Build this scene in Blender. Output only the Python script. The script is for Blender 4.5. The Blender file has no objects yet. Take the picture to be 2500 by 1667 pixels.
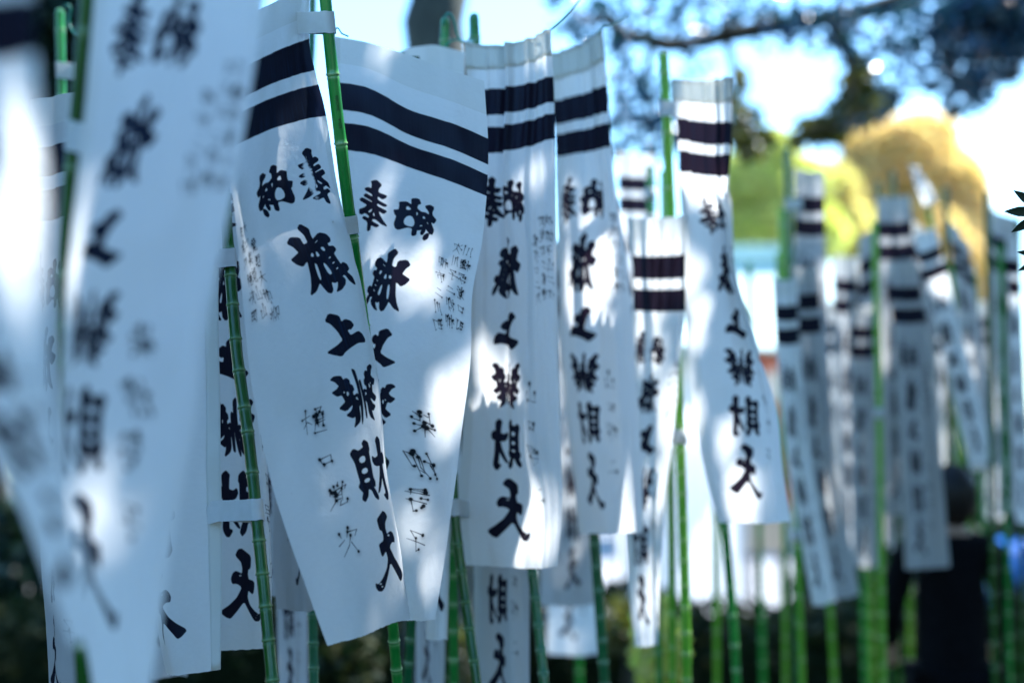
import bpy, math, random
import numpy as np
from mathutils import Vector

random.seed(7)
RNG = np.random.default_rng(7)
SC = bpy.context.scene
COL = SC.collection
R = math.radians

# ------------------------------------------------------------------ camera, sky, sun, exposure
CAM_H = 1.5
PITCH = R(5.21)
FOC = 3267.0                      # focal length in units of a 2352 pixel wide frame
cam_d = bpy.data.cameras.new('camera')
cam = bpy.data.objects.new('camera', cam_d)
COL.objects.link(cam)
cam.location = (0, 0, CAM_H)
cam.rotation_euler = (R(90) + PITCH, 0, 0)
cam_d.sensor_width = 36.0
cam_d.lens = 50.0
cam_d.clip_start = 0.05
cam_d.clip_end = 1000
cam_d.dof.use_dof = True
cam_d.dof.focus_distance = 2.36
cam_d.dof.aperture_fstop = 1.35
cam_d.dof.aperture_blades = 0
SC.camera = cam

SUN_EL, SUN_AZ = R(54), R(58)     # azimuth measured from +Y towards +X
SUN_DIR = np.array([math.sin(SUN_AZ) * math.cos(SUN_EL), math.cos(SUN_AZ) * math.cos(SUN_EL), math.sin(SUN_EL)])
world = bpy.data.worlds.new('World')
SC.world = world
world.use_nodes = True
wn = world.node_tree.nodes
sky = wn.new('ShaderNodeTexSky')
sky.sky_type = 'NISHITA'
sky.sun_disc = False
sky.sun_elevation = SUN_EL
sky.sun_rotation = SUN_AZ
sky.air_density = 1.6
sky.dust_density = 0.8
sky.ozone_density = 4.0
wn['Background'].inputs['Strength'].default_value = 0.075
tint = wn.new('ShaderNodeMix'); tint.data_type = 'RGBA'; tint.blend_type = 'MULTIPLY'; tint.inputs[0].default_value = 1.0
tint.inputs[7].default_value = (.79, 1.06, 1.25, 1)      # a clear, deep blue autumn sky
world.node_tree.links.new(sky.outputs['Color'], tint.inputs[6])
world.node_tree.links.new(tint.outputs[2], wn['Background'].inputs['Color'])

sun_d = bpy.data.lights.new('sun', 'SUN')
sun_d.energy = 3.5
sun_d.angle = R(0.53)
sun_d.color = (1.0, 0.95, 0.88)
sun = bpy.data.objects.new('sun', sun_d)
COL.objects.link(sun)
sun.rotation_euler = Vector(SUN_DIR).to_track_quat('Z', 'Y').to_euler()
sun.location = (6, 9, 12)

vs = SC.view_settings
vs.view_transform = 'Standard'
vs.look = 'None'
vs.gamma = 1.0
vs.use_curve_mapping = False
vs.exposure = 2.5
vs.use_white_balance = True      # the photograph is balanced cool
vs.white_balance_temperature = 5950
vs.white_balance_tint = 10
SC.cycles.max_bounces = 8
SC.cycles.transparent_max_bounces = 8
SC.cycles.use_denoising = True

# ------------------------------------------------------------------ helpers
CP, SP = math.cos(PITCH), math.sin(PITCH)
def P(x, y, d):
    """world point seen at (x, y) of the 2352 x 1568 photograph at depth d"""
    a = (x - 1176.0) / FOC * d
    b = (784.0 - y) / FOC * d
    return np.array([a, d * CP - b * SP, CAM_H + d * SP + b * CP])

def tag(o, label=None, cat=None, group=None, kind=None):
    if label: o['label'] = label
    if cat: o['category'] = cat
    if group: o['group'] = group
    if kind: o['kind'] = kind
    return o

def empty(name, loc, label, cat, group=None):
    o = bpy.data.objects.new(name, None)
    o.empty_display_size = 0.05
    o.location = tuple(loc)
    COL.objects.link(o)
    return tag(o, label, cat, group)

def mesh_obj(name, verts, faces, mat, parent=None, smooth=True, uvs=None, origin=None, attr=None):
    v = np.asarray(verts, dtype=float)
    off = np.zeros(3)
    if parent is not None:
        off = np.array(parent.location)
        if parent.parent: off = off + np.array(parent.parent.location)
    if origin is not None:
        off2 = np.array(origin)
    else:
        off2 = off
    me = bpy.data.meshes.new(name)
    me.from_pydata((v - off2).tolist(), [], [list(map(int, f)) for f in faces])
    if uvs is not None:
        l = me.uv_layers.new(name='UVMap')
        vi = np.zeros(len(me.loops), dtype=np.int32)
        me.loops.foreach_get('vertex_index', vi)
        l.data.foreach_set('uv', np.asarray(uvs)[vi].astype(np.float32).ravel())
    if attr is not None:
        a = me.attributes.new('band', 'FLOAT', 'POINT')
        a.data.foreach_set('value', np.asarray(attr, dtype=np.float32))
    if smooth:
        me.polygons.foreach_set('use_smooth', [True] * len(me.polygons))
    me.materials.append(mat)
    me.update()
    o = bpy.data.objects.new(name, me)
    COL.objects.link(o)
    if parent is not None:
        o.parent = parent
        o.location = tuple(off2 - off)
    elif origin is not None:
        o.location = tuple(off2)
    return o

def box_geo(c, s, verts, faces, rz=0.0):
    b = len(verts)
    ca, sa = math.cos(rz), math.sin(rz)
    for dz in (-.5, .5):
        for dx, dy in ((-.5, -.5), (.5, -.5), (.5, .5), (-.5, .5)):
            x, y = dx * s[0], dy * s[1]
            verts.append((c[0] + x * ca - y * sa, c[1] + x * sa + y * ca, c[2] + dz * s[2]))
    for f in ((0, 3, 2, 1), (4, 5, 6, 7), (0, 1, 5, 4), (1, 2, 6, 5), (2, 3, 7, 6), (3, 0, 4, 7)):
        faces.append([b + i for i in f])

def tube_geo(pts, radii, n=10, verts=None, faces=None, cap=True, attr=None, attrv=None):
    verts = [] if verts is None else verts
    faces = [] if faces is None else faces
    pts = np.asarray(pts, dtype=float)
    b0 = len(verts)
    ref = np.array([0.31, -0.9, 0.2])
    m = len(pts)
    for i in range(m):
        t = pts[min(i + 1, m - 1)] - pts[max(i - 1, 0)]
        t = t / (np.linalg.norm(t) + 1e-12)
        a = np.cross(t, ref); a /= np.linalg.norm(a) + 1e-12
        c = np.cross(t, a)
        for k in range(n):
            an = 2 * math.pi * k / n
            verts.append(tuple(pts[i] + radii[i] * (math.cos(an) * a + math.sin(an) * c)))
            if attr is not None: attr.append(attrv[i])
    for i in range(m - 1):
        for k in range(n):
            k2 = (k + 1) % n
            faces.append([b0 + i * n + k, b0 + i * n + k2, b0 + (i + 1) * n + k2, b0 + (i + 1) * n + k])
    if cap:
        faces.append([b0 + k for k in range(n)][::-1])
        faces.append([b0 + (m - 1) * n + k for k in range(n)])
    return verts, faces

def hermite(xs, ys, q):
    """smooth interpolation of rows ys (n, ...) at parameters xs, evaluated at q"""
    xs = np.asarray(xs, float); ys = np.asarray(ys, float)
    n = len(xs)
    if n == 2:
        w = ((q - xs[0]) / (xs[1] - xs[0])).reshape((-1,) + (1,) * (ys.ndim - 1))
        return ys[0] * (1 - w) + ys[1] * w
    m = np.zeros_like(ys)
    d = (ys[1:] - ys[:-1]) / (xs[1:] - xs[:-1]).reshape((-1,) + (1,) * (ys.ndim - 1))
    m[0], m[-1] = d[0], d[-1]
    for i in range(1, n - 1):
        h0, h1 = xs[i] - xs[i - 1], xs[i + 1] - xs[i]
        m[i] = (d[i - 1] * h1 + d[i] * h0) / (h0 + h1)
    i = np.clip(np.searchsorted(xs, q, side='right') - 1, 0, n - 2)
    h = xs[i + 1] - xs[i]
    t = (q - xs[i]) / h
    sh = (-1,) + (1,) * (ys.ndim - 1)
    t_ = t.reshape(sh); h_ = h.reshape(sh)
    return ((2 * t_**3 - 3 * t_**2 + 1) * ys[i] + (t_**3 - 2 * t_**2 + t_) * h_ * m[i]
            + (-2 * t_**3 + 3 * t_**2) * ys[i + 1] + (t_**3 - t_**2) * h_ * m[i + 1])

# ------------------------------------------------------------------ the print on the banners (drawn here, stroke by stroke)
GLYPH = {}
def glyph(name, box, outline, holes=(), mirror=False, extra=()):
    x0, y0, x1, y1 = box
    def nrm(p):
        a = [((x - x0) / (x1 - x0), (y - y0) / (y1 - y0)) for x, y in p]
        return [(1 - x, y) for x, y in a] if mirror else a
    GLYPH[name] = ([nrm(outline)] + [nrm(e) for e in extra], [nrm(h) for h in holes])

glyph('hou', (28, 68, 362, 612),
 [(175,100),(235,70),(285,110),(255,160),(250,205),(335,215),(325,240),(295,268),(248,245),(247,285),(345,318),(315,342),(245,320),(245,350),(345,378),(312,415),(262,395),(275,430),(310,480),(358,532),(300,520),(240,485),(200,485),(195,510),(280,535),(245,560),(185,545),(178,590),(150,608),(135,600),(140,520),(65,495),(95,472),(155,488),(158,460),(105,440),(62,462),(32,455),(34,415),(100,390),(135,360),(50,328),(42,315),(70,292),(105,300),(190,325),(190,310),(100,280),(92,265),(120,242),(190,265),(190,240),(110,210),(105,190),(145,170),(180,180),(185,130)],
 [[(208,412),(200,452),(230,462),(218,425)], [(138,425),(195,380),(190,415),(160,435)]], mirror=True)
glyph('nou', (370, 185, 768, 660),
 [(520,210),(570,185),(592,192),(607,240),(580,262),(572,310),(610,340),(650,335),(690,355),(680,310),(650,275),(645,255),(690,225),(725,240),(728,265),(715,310),(720,350),(762,395),(740,445),(710,430),(722,465),(750,520),(740,575),(712,572),(690,545),(668,520),(625,548),(600,556),(590,560),(588,610),(560,632),(545,620),(547,548),(500,550),(425,597),(400,585),(385,545),(400,455),(385,440),(373,395),(415,380),(418,330),(415,290),(480,260),(522,285)],
 [[(475,322),(490,306),(520,330),(516,352),(472,360)], [(470,440),(525,402),(562,462),(558,532),(510,540),(460,520)], [(562,350),(588,360),(572,412)], [(622,415),(635,372),(664,412)], [(666,452),(680,438),(697,478)], [(603,517),(615,488),(648,496)]],
 mirror=True, extra=[[(650,642),(658,602),(690,566),(710,575),(702,625),(670,658)], [(622,578),(638,538),(664,510),(670,545),(650,595),(632,602)]])
glyph('hata', (478, 776, 1030, 1450),
 [(650,820),(690,778),(760,840),(755,900),(760,950),(830,893),(880,915),(902,960),(895,990),(865,1005),(870,1035),(905,1035),(922,1070),(890,1105),(905,1160),(925,1215),(950,1195),(985,1220),(995,1260),(960,1285),(1010,1340),(1027,1405),(1010,1405),(965,1365),(935,1305),(905,1315),(930,1350),(915,1390),(870,1430),(820,1445),(845,1405),(860,1355),(830,1365),(800,1350),(795,1420),(770,1447),(735,1435),(705,1385),(685,1340),(620,1405),(548,1428),(590,1360),(620,1270),(635,1140),(610,1150),(575,1178),(520,1145),(480,1092),(530,1070),(580,1045),(545,980),(497,935),(545,885),(640,910),(655,985),(705,970),(695,890)],
 [[(683,1092),(700,1068),(720,1073),(720,1110),(690,1112)], [(738,1112),(745,1062),(760,1062),(778,1107),(755,1120)], [(691,1170),(718,1168),(724,1240),(716,1328),(688,1316)], [(773,1185),(797,1172),(838,1282),(798,1297)], [(793,1035),(826,1023),(838,1067),(815,1080)], [(758,986),(800,953),(805,966),(770,991)], [(833,1140),(856,1123),(864,1140),(840,1154)], [(848,1192),(876,1173),(883,1190),(857,1204)], [(866,1246),(890,1226),(898,1246),(874,1258)]])
glyph('ue', (128, 133, 580, 664),
 [(205,205),(265,135),(370,185),(375,260),(418,237),(465,270),(485,325),(440,370),(440,355),(408,368),(425,438),(515,405),(555,450),(578,520),(570,560),(480,545),(390,580),(310,620),(265,662),(200,620),(130,558),(250,515),(330,470),(300,350),(250,245)])
_shin = [(288,868),(335,838),(412,862),(425,915),(465,903),(498,940),(492,985),(520,1010),(528,1060),(500,1085),(505,1130),(560,1110),(588,1180),(560,1250),(545,1270),(545,1370),(525,1430),(440,1480),(470,1410),(478,1355),(445,1370),(375,1322),(440,1290),(465,1250),(470,1220),(385,1275),(315,1225),(400,1170),(390,1130),(375,1080),(330,1085),(280,1022),(340,1000),(368,970),(335,905)]
_shol = [[(390,1060),(410,1040),(422,1065),(405,1078)], [(426,1072),(445,1048),(462,1090),(440,1122),(424,1106)], [(512,1170),(540,1135),(565,1200)]]
def _l(p): return [((x - 280) / 310 * 47, (y - 838) / 642 * 92 + 6) for x, y in p]
def _r(p): return [(100 - (x - 280) / 310 * 45, (y - 838) / 642 * 92 + 2) for x, y in p]
glyph('ben', (0, 0, 100, 100), _l(_shin), [_l(h) for h in _shol] + [_r(h) for h in _shol],
 extra=[_r(_shin), [(43,2),(50,6),(51,30),(50,62),(45,88),(41,97),(44,62),(45,30)], [(52,26),(57,24),(58,60),(56,86),(53,88),(53,55)]])
glyph('ten', (813, 590, 1276, 1202),
 [(990,640),(1010,605),(1045,592),(1085,615),(1145,655),(1140,740),(1115,752),(1110,790),(1120,835),(1178,855),(1175,910),(1165,955),(1115,915),(1105,980),(1130,1050),(1190,1115),(1240,1145),(1272,1130),(1272,1160),(1250,1190),(1215,1200),(1180,1180),(1130,1100),(1080,1010),(1010,1085),(930,1160),(880,1145),(815,1100),(920,1045),(1000,985),(1055,905),(1045,880),(1000,855),(950,855),(940,820),(955,780),(990,765),(1060,790),(1065,740),(1050,690)],
 [[(1013,796),(1035,783),(1067,800),(1035,814)], [(1203,1140),(1225,1136),(1237,1148),(1210,1157)], [(1190,1166),(1210,1158),(1220,1170),(1200,1180)]], mirror=True)
# 財: shell radical and hooked stroke
glyph('zai', (0, 0, 100, 100),
 [(3,20),(12,13),(22,18),(34,14),(32,8),(38,3),(48,8),(50,18),(47,22),(48,44),(47,62),(50,68),(47,76),(41,76),(46,84),(50,93),(46,98),(38,93),(33,80),(26,78),(22,88),(12,97),(6,92),(12,82),(8,77),(5,72),(11,66),(10,50),(9,34)],
 [[(19,28),(34,25),(35,36),(20,38)], [(20,46),(35,44),(36,53),(20,55)], [(21,62),(36,60),(36,67),(21,69)]],
 extra=[[(55,29),(63,33),(74,30),(72,14),(70,7),(77,1),(87,6),(88,14),(87,27),(93,24),(99,30),(98,39),(92,42),(88,40),(88,70),(90,88),(84,97),(76,98),(68,90),(77,88),(76,70),(76,62),(68,74),(58,84),(50,88),(60,74),(70,58),(75,44),(66,45),(58,43),(53,36)]])

def chaikin(p, k=0.16):
    out = []
    n = len(p)
    for i in range(n):
        a, b = p[i], p[(i + 1) % n]
        out.append((a[0] * (1 - k) + b[0] * k, a[1] * (1 - k) + b[1] * k))
        out.append((a[0] * k + b[0] * (1 - k), a[1] * k + b[1] * (1 - k)))
    return out

def fill(poly, X, Y):
    ins = np.zeros(X.shape, bool)
    n = len(poly)
    for i in range(n):
        x1, y1 = poly[i]; x2, y2 = poly[(i + 1) % n]
        if y1 == y2: continue
        c = ((y1 > Y) != (y2 > Y)) & (X < (x2 - x1) * (Y - y1) / (y2 - y1) + x1)
        ins ^= c
    return ins

_gcache = {}
def glyph_mask(name, w, h):
    key = (name, w, h)
    if key not in _gcache:
        S = 3
        X, Y = np.meshgrid((np.arange(w * S) + .5) / (w * S), (np.arange(h * S) + .5) / (h * S))
        outs, holes = GLYPH[name]
        m = np.zeros(X.shape, bool)
        for o in outs: m |= fill(chaikin(o), X, Y)
        for o in holes: m &= ~fill(chaikin(o, .25), X, Y)
        _gcache[key] = m.reshape(h, S, w, S).mean((1, 3))
    return _gcache[key]

MINI = {
 'kuchi': [[(15,35),(25,75)], [(15,35),(85,25),(75,70)], [(25,75),(75,70)]],
 'hi': [[(5,35),(40,30)], [(22,5),(22,95)], [(22,40),(5,65)], [(22,40),(38,58)], [(55,10),(62,18)], [(50,30),(60,35),(52,80)], [(48,88),(98,95)], [(68,12),(90,10),(78,24)], [(68,30),(68,75)], [(68,30),(94,28),(92,75)], [(68,45),(92,44)], [(68,58),(92,57)], [(80,30),(80,72)]],
 'kaku': [[(25,5),(30,18)], [(48,2),(50,15)], [(75,3),(65,18)], [(12,25),(10,38)], [(12,25),(90,22),(82,36)], [(32,38),(32,70)], [(32,38),(70,36),(68,70)], [(32,50),(68,49)], [(32,62),(68,61)], [(40,72),(10,95)], [(58,72),(58,92),(95,92),(95,80)]],
 'ji': [[(12,15),(22,28)], [(5,60),(28,45)], [(50,5),(38,30)], [(45,22),(90,20),(80,38)], [(62,30),(58,60),(30,95)], [(60,55),(95,98)]],
 'ko': [[(20,12),(78,10),(50,38)], [(50,38),(54,90),(38,82)], [(5,52),(95,48)]],
 'shiba': [[(25,5),(25,40)], [(25,20),(45,18)], [(8,42),(50,36)], [(60,5),(60,38),(90,36),(90,28)], [(60,22),(85,12)], [(8,60),(92,56)], [(50,45),(50,98)], [(48,60),(10,90)], [(52,60),(92,88)]],
 'yana': [[(5,35),(40,32)], [(22,5),(22,95)], [(22,40),(5,65)], [(60,8),(45,20),(45,80),(62,70)], [(60,25),(58,60),(45,95)], [(70,18),(95,16),(92,70),(84,65)], [(72,18),(72,96)]],
 'hiro': [[(25,5),(75,5),(75,28)], [(25,16),(75,16)], [(10,30),(92,30)], [(20,40),(45,38)], [(15,60),(88,56)], [(70,48),(70,95),(60,90)], [(35,70),(45,80)]],
 'shi': [[(50,2),(50,15)], [(10,20),(90,20)], [(22,38),(22,75)], [(22,38),(80,38),(80,72)], [(50,20),(50,98)]],
 'machi': [[(8,20),(8,75)], [(8,20),(45,20),(45,72)], [(8,48),(45,48)], [(26,20),(26,72)], [(8,75),(45,75)], [(52,25),(98,25)], [(76,25),(76,95),(64,88)]],
 'dai': [[(8,38),(92,34)], [(50,5),(48,45),(8,95)], [(50,42),(92,95)]],
 'ni': [[(25,30),(75,28)], [(8,78),(92,75)]],
 'ka': [[(22,10),(20,60),(8,92)], [(50,14),(50,80)], [(80,6),(80,96)]],
 'yama': [[(50,5),(50,85)], [(12,40),(12,88),(88,86)], [(88,38),(88,92)]],
}

PW, PL = 0.30, 1.0                # banner width and length, metres
PPM = 2000                        # print pixels per metre
def blur(a, s):
    k = np.exp(-np.arange(-int(3 * s), int(3 * s) + 1) ** 2 / (2 * s * s)); k /= k.sum()
    a = np.apply_along_axis(lambda r: np.convolve(r, k, 'same'), 0, a)
    return np.apply_along_axis(lambda r: np.convolve(r, k, 'same'), 1, a)

def vnoise(h, w, cy, cx, rng):
    g = rng.random((cy + 2, cx + 2))
    y = np.linspace(0, cy, h, endpoint=False); x = np.linspace(0, cx, w, endpoint=False)
    yi, xi = y.astype(int), x.astype(int)
    fy, fx = (y - yi)[:, None], (x - xi)[None, :]
    fy, fx = fy * fy * (3 - 2 * fy), fx * fx * (3 - 2 * fx)
    return ((g[yi][:, xi] * (1 - fx) + g[yi][:, xi + 1] * fx) * (1 - fy)
            + (g[yi + 1][:, xi] * (1 - fx) + g[yi + 1][:, xi + 1] * fx) * fy)

def make_print(name, donor, blockseed, ppm=PPM, scuff=False):
    rng = np.random.default_rng(blockseed)
    W, H = int(PW * ppm), int(PL * ppm)
    ink = np.zeros((H, W)); fine = np.zeros((H, W)); ends = np.zeros((H, W))
    px = lambda m: int(round(m * ppm))
    # two bands right across, slightly uneven edges
    yy = (np.arange(H) + .5) / ppm
    wob = 0.0006 * (vnoise(1, W, 1, 30, rng)[0] - .5)
    for a, b in ((.080, .128), (.150, .200)):
        d = np.minimum(yy[:, None] - (a + wob[None]), (b - wob[None]) - yy[:, None])
        ink = np.maximum(ink, np.clip(d * ppm + .5, 0, 1))
    def put(gl, cx, t0, t1, w):
        m = np.pad(glyph_mask(gl, px(w), px(t1 - t0)), 4)
        k = (.0005 if ppm > 1800 else .0013) * ppm          # ink spreads a little in the cotton
        o = m.copy()
        for an in np.linspace(0, 2 * math.pi, 12, endpoint=False):
            for q_ in (.5, 1.0):
                o = np.maximum(o, np.roll(np.roll(m, int(round(k * q_ * math.cos(an))), 0), int(round(k * q_ * math.sin(an))), 1))
        m = o[4:-4, 4:-4]
        y0, x0 = px(t0), px(cx - w / 2)
        x1 = min(W, x0 + m.shape[1])
        ink[y0:y0 + m.shape[0], x0:x1] = np.maximum(ink[y0:y0 + m.shape[0], x0:x1], m[:, :x1 - x0])
    c = .186
    put('nou', .142, .264, .350, .088); put('hou', .226, .250, .352, .066)
    put('hata', c, .374, .486, .098); put('ue', c, .512, .582, .086); put('ben', c, .604, .702, .096)
    put('zai', c, .718, .820, .094); put('ten', c, .836, .952, .098)
    if scuff:
        X, Y = np.meshgrid((np.arange(W) + .5) / ppm, yy)
        n = vnoise(H, W, 400, 60, rng) * .6 + vnoise(H, W, 90, 160, rng) * .4
        s = np.exp(-(((X - .214 - (Y - .30) * .06) / .0075) ** 2 + ((Y - .303) / .030) ** 2))
        ink *= 1 - np.clip((s * 1.5 - n * .75) * 2.2, 0, 1)
    # handwriting of the giver
    def stroke(pts, wd):
        for (x1, y1), (x2, y2) in zip(pts[:-1], pts[1:]):
            n = max(2, int(math.hypot(x2 - x1, y2 - y1) * ppm))
            for k in range(n + 1):
                f = k / n
                stamp(x1 + (x2 - x1) * f, y1 + (y2 - y1) * f, wd * (1 - .45 * f), fine)
    def stamp(x, y, r, tgt):
        rr = r * ppm
        i0, i1 = int(y * ppm - rr - 1), int(y * ppm + rr + 2)
        j0, j1 = int(x * ppm - rr - 1), int(x * ppm + rr + 2)
        if i0 < 0 or j0 < 0 or i1 > H or j1 > W: return
        Y, X = np.mgrid[i0:i1, j0:j1] + .5
        a = np.clip(rr + .5 - np.hypot(X - x * ppm, Y - y * ppm), 0, 1)
        tgt[i0:i1, j0:j1] = np.maximum(tgt[i0:i1, j0:j1], a)
    def mini(gl, cx, cy, s, wd, dot):
        sh, ro, sx = rng.normal(.12, .12), rng.normal(-.10, .10), rng.uniform(.8, 1.1)
        for st in MINI[gl]:
            j = rng.normal(0, s * .03, 2)
            pts = [(cx + ((x - 50) * sx + (50 - y) * sh) / 100 * s + j[0] + rng.normal(0, s * .022), cy + ((y - 50) + (x - 50) * ro) / 100 * s + j[1] + rng.normal(0, s * .022)) for x, y in st]
            stroke(pts, wd)
            if rng.random() < .75:
                r = dot * (.7 + .8 * rng.random())
                stamp(*pts[0], r, fine); stamp(*pts[0], r * 1.1, ends)
            if rng.random() < .35:
                stamp(*pts[-1], dot * .9, fine); stamp(*pts[-1], dot, ends)
    for gl, t in zip(donor, (.672, .738, .797, .868)):
        mini(gl, .100 + rng.normal(0, .002), t, .030 if gl == 'kuchi' else .043, .0010, .0027)
    keys = list(MINI)
    for ci, (cx, t0, n) in enumerate(((.048, .350, 6), (.073, .385, 5), (.026, .352, 6))):
        for k in range(n):
            mini(keys[int(rng.integers(len(keys)))], cx + rng.normal(0, .001), t0 + k * .0265, .021, .0007, .0014)
    halo = blur(ends, .0032 * ppm)
    halo = np.roll(halo, int(.002 * ppm), 0)
    fine = np.clip(fine * .84 + halo * .9, 0, 1)
    # third channel: hem, seams and yellowed or grubby places
    third = np.zeros((H, W))
    third[:px(.045)] += .30
    third[:, W - px(.020):] += .30
    seam = px(.045); third[seam - 1:seam + 1, :] += .35
    xs = W - px(.020); dash = ((np.arange(H) // max(2, int(.003 * ppm))) % 2).astype(float)
    third[:, xs - 1:xs + 1] += .4 * dash[:, None]
    third += .35 * np.clip(vnoise(H, W, 14, 5, rng) - .62, 0, 1)
    spots = np.zeros((H, W))
    for _ in range(26):
        stamp(rng.random() * PW, rng.random() * PL, .0005 + .001 * rng.random(), spots)
    third += .35 * blur(spots, 1.2)
    img = bpy.data.images.new(name, W, H, alpha=False, float_buffer=False, is_data=True)
    arr = np.ones((H, W, 4), np.float32)
    arr[..., 0] = ink; arr[..., 1] = fine; arr[..., 2] = np.clip(third, 0, 1)
    img.pixels.foreach_set(arr[::-1].ravel())
    img.update(); img.pack()
    return img

# ------------------------------------------------------------------ materials
def mat_new(name):
    m = bpy.data.materials.new(name); m.use_nodes = True
    nt = m.node_tree
    for n in list(nt.nodes): nt.nodes.remove(n)
    out = nt.nodes.new('ShaderNodeOutputMaterial')
    return m, nt, out

def N(nt, t, **kw):
    n = nt.nodes.new(t)
    for k, v in kw.items():
        if k in n.inputs: n.inputs[k].default_value = v
        else: setattr(n, k, v)
    return n

def cloth_material(name, img, blue=False, shade_mul=1.0):
    m, nt, out = mat_new(name)
    L = nt.links.new
    tex = N(nt, 'ShaderNodeTexImage'); tex.image = img; tex.extension = 'EXTEND'; tex.interpolation = 'Cubic'
    sep = N(nt, 'ShaderNodeSeparateColor'); L(tex.outputs['Color'], sep.inputs[0])
    tc = N(nt, 'ShaderNodeTexCoord')
    mp = N(nt, 'ShaderNodeMapping'); mp.inputs['Scale'].default_value = (9, 60, 1)
    L(tc.outputs['UV'], mp.inputs['Vector'])
    ns = N(nt, 'ShaderNodeTexNoise', Scale=3.0, Detail=5.0, Roughness=.62); L(mp.outputs[0], ns.inputs['Vector'])
    mp2 = N(nt, 'ShaderNodeMapping'); mp2.inputs['Scale'].default_value = (150, 12, 1); L(tc.outputs['UV'], mp2.inputs['Vector'])
    ns2 = N(nt, 'ShaderNodeTexNoise', Scale=1.0, Detail=3.0); L(mp2.outputs[0], ns2.inputs['Vector'])
    # cloth base: white cotton, a little yellowed in the hem, faint thread streaks
    def mixc(f, a, b):
        mx = N(nt, 'ShaderNodeMix'); mx.data_type = 'RGBA'
        if isinstance(f, float): mx.inputs[0].default_value = f
        else: L(f, mx.inputs[0])
        for i, v in ((6, a), (7, b)):
            if isinstance(v, tuple): mx.inputs[i].default_value = v
            else: L(v, mx.inputs[i])
        return mx.outputs[2]
    base = mixc(ns.outputs['Fac'], tuple(shade_mul * c for c in (.80, .81, .80)) + (1,), tuple(shade_mul * c for c in (.66, .68, .68)) + (1,))
    base = mixc(sep.outputs[2], base, (.62, .62, .55, 1))
    streak = N(nt, 'ShaderNodeMapRange'); L(ns2.outputs['Fac'], streak.inputs['Value'])
    for k, v in (('From Min', .52 if blue else .35), ('From Max', .80 if blue else .75), ('To Min', 0), ('To Max', 1)): streak.inputs[k].default_value = v
    inkc = mixc(streak.outputs[0], (.0065, .0055, .0105, 1), (.012, .034, .095, 1) if blue else (.014, .013, .026, 1))  # front banner's blue streaks: sky sheen painted into the ink
    col = mixc(sep.outputs[1], base, (.012, .016, .022, 1))
    col = mixc(sep.outputs[0], col, inkc)
    tr_base = mixc(sep.outputs[2], tuple(shade_mul * c for c in (.84, .84, .82)) + (1,), (.52, .52, .45, 1))
    tr = mixc(sep.outputs[1], tr_base, (.02, .022, .025, 1))
    tr = mixc(sep.outputs[0], tr, (.013, .008, .014, 1))
    wv = N(nt, 'ShaderNodeTexWave', Scale=1.0, Distortion=1.5, Detail=2.0); wv.wave_type = 'BANDS'; wv.bands_direction = 'X'
    mp3 = N(nt, 'ShaderNodeMapping'); mp3.inputs['Scale'].default_value = (60, 60, 60); L(tc.outputs['UV'], mp3.inputs['Vector'])
    L(mp3.outputs[0], wv.inputs['Vector'])
    ns3 = N(nt, 'ShaderNodeTexNoise', Scale=16.0, Detail=6.0, Roughness=.6, Distortion=.6)
    mp4 = N(nt, 'ShaderNodeMapping'); mp4.inputs['Scale'].default_value = (.30, 1.0, 1); L(tc.outputs['UV'], mp4.inputs['Vector']); L(mp4.outputs[0], ns3.inputs['Vector'])
    b1 = N(nt, 'ShaderNodeBump', Strength=.55, Distance=.005); L(ns3.outputs['Fac'], b1.inputs['Height'])
    b2 = N(nt, 'ShaderNodeBump', Strength=.25, Distance=.0006); L(ns2.outputs['Fac'], b2.inputs['Height']); L(b1.outputs[0], b2.inputs['Normal'])
    df = N(nt, 'ShaderNodeBsdfDiffuse', Roughness=.6); L(col, df.inputs['Color']); L(b2.outputs[0], df.inputs['Normal'])
    tl = N(nt, 'ShaderNodeBsdfTranslucent'); L(tr, tl.inputs['Color']); L(b1.outputs[0], tl.inputs['Normal'])
    mx = N(nt, 'ShaderNodeMixShader', Fac=.46); L(df.outputs[0], mx.inputs[1]); L(tl.outputs[0], mx.inputs[2])
    gl = N(nt, 'ShaderNodeBsdfGlossy', Roughness=.42); gl.inputs['Color'].default_value = (.35, .55, .9, 1)
    gf = N(nt, 'ShaderNodeMath', operation='MULTIPLY'); L(sep.outputs[0], gf.inputs[0]); gf.inputs[1].default_value = .018
    mx2 = N(nt, 'ShaderNodeMixShader'); L(gf.outputs[0], mx2.inputs[0]); L(mx.outputs[0], mx2.inputs[1]); L(gl.outputs[0], mx2.inputs[2])
    L(mx2.outputs[0], out.inputs['Surface'])
    return m

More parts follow.
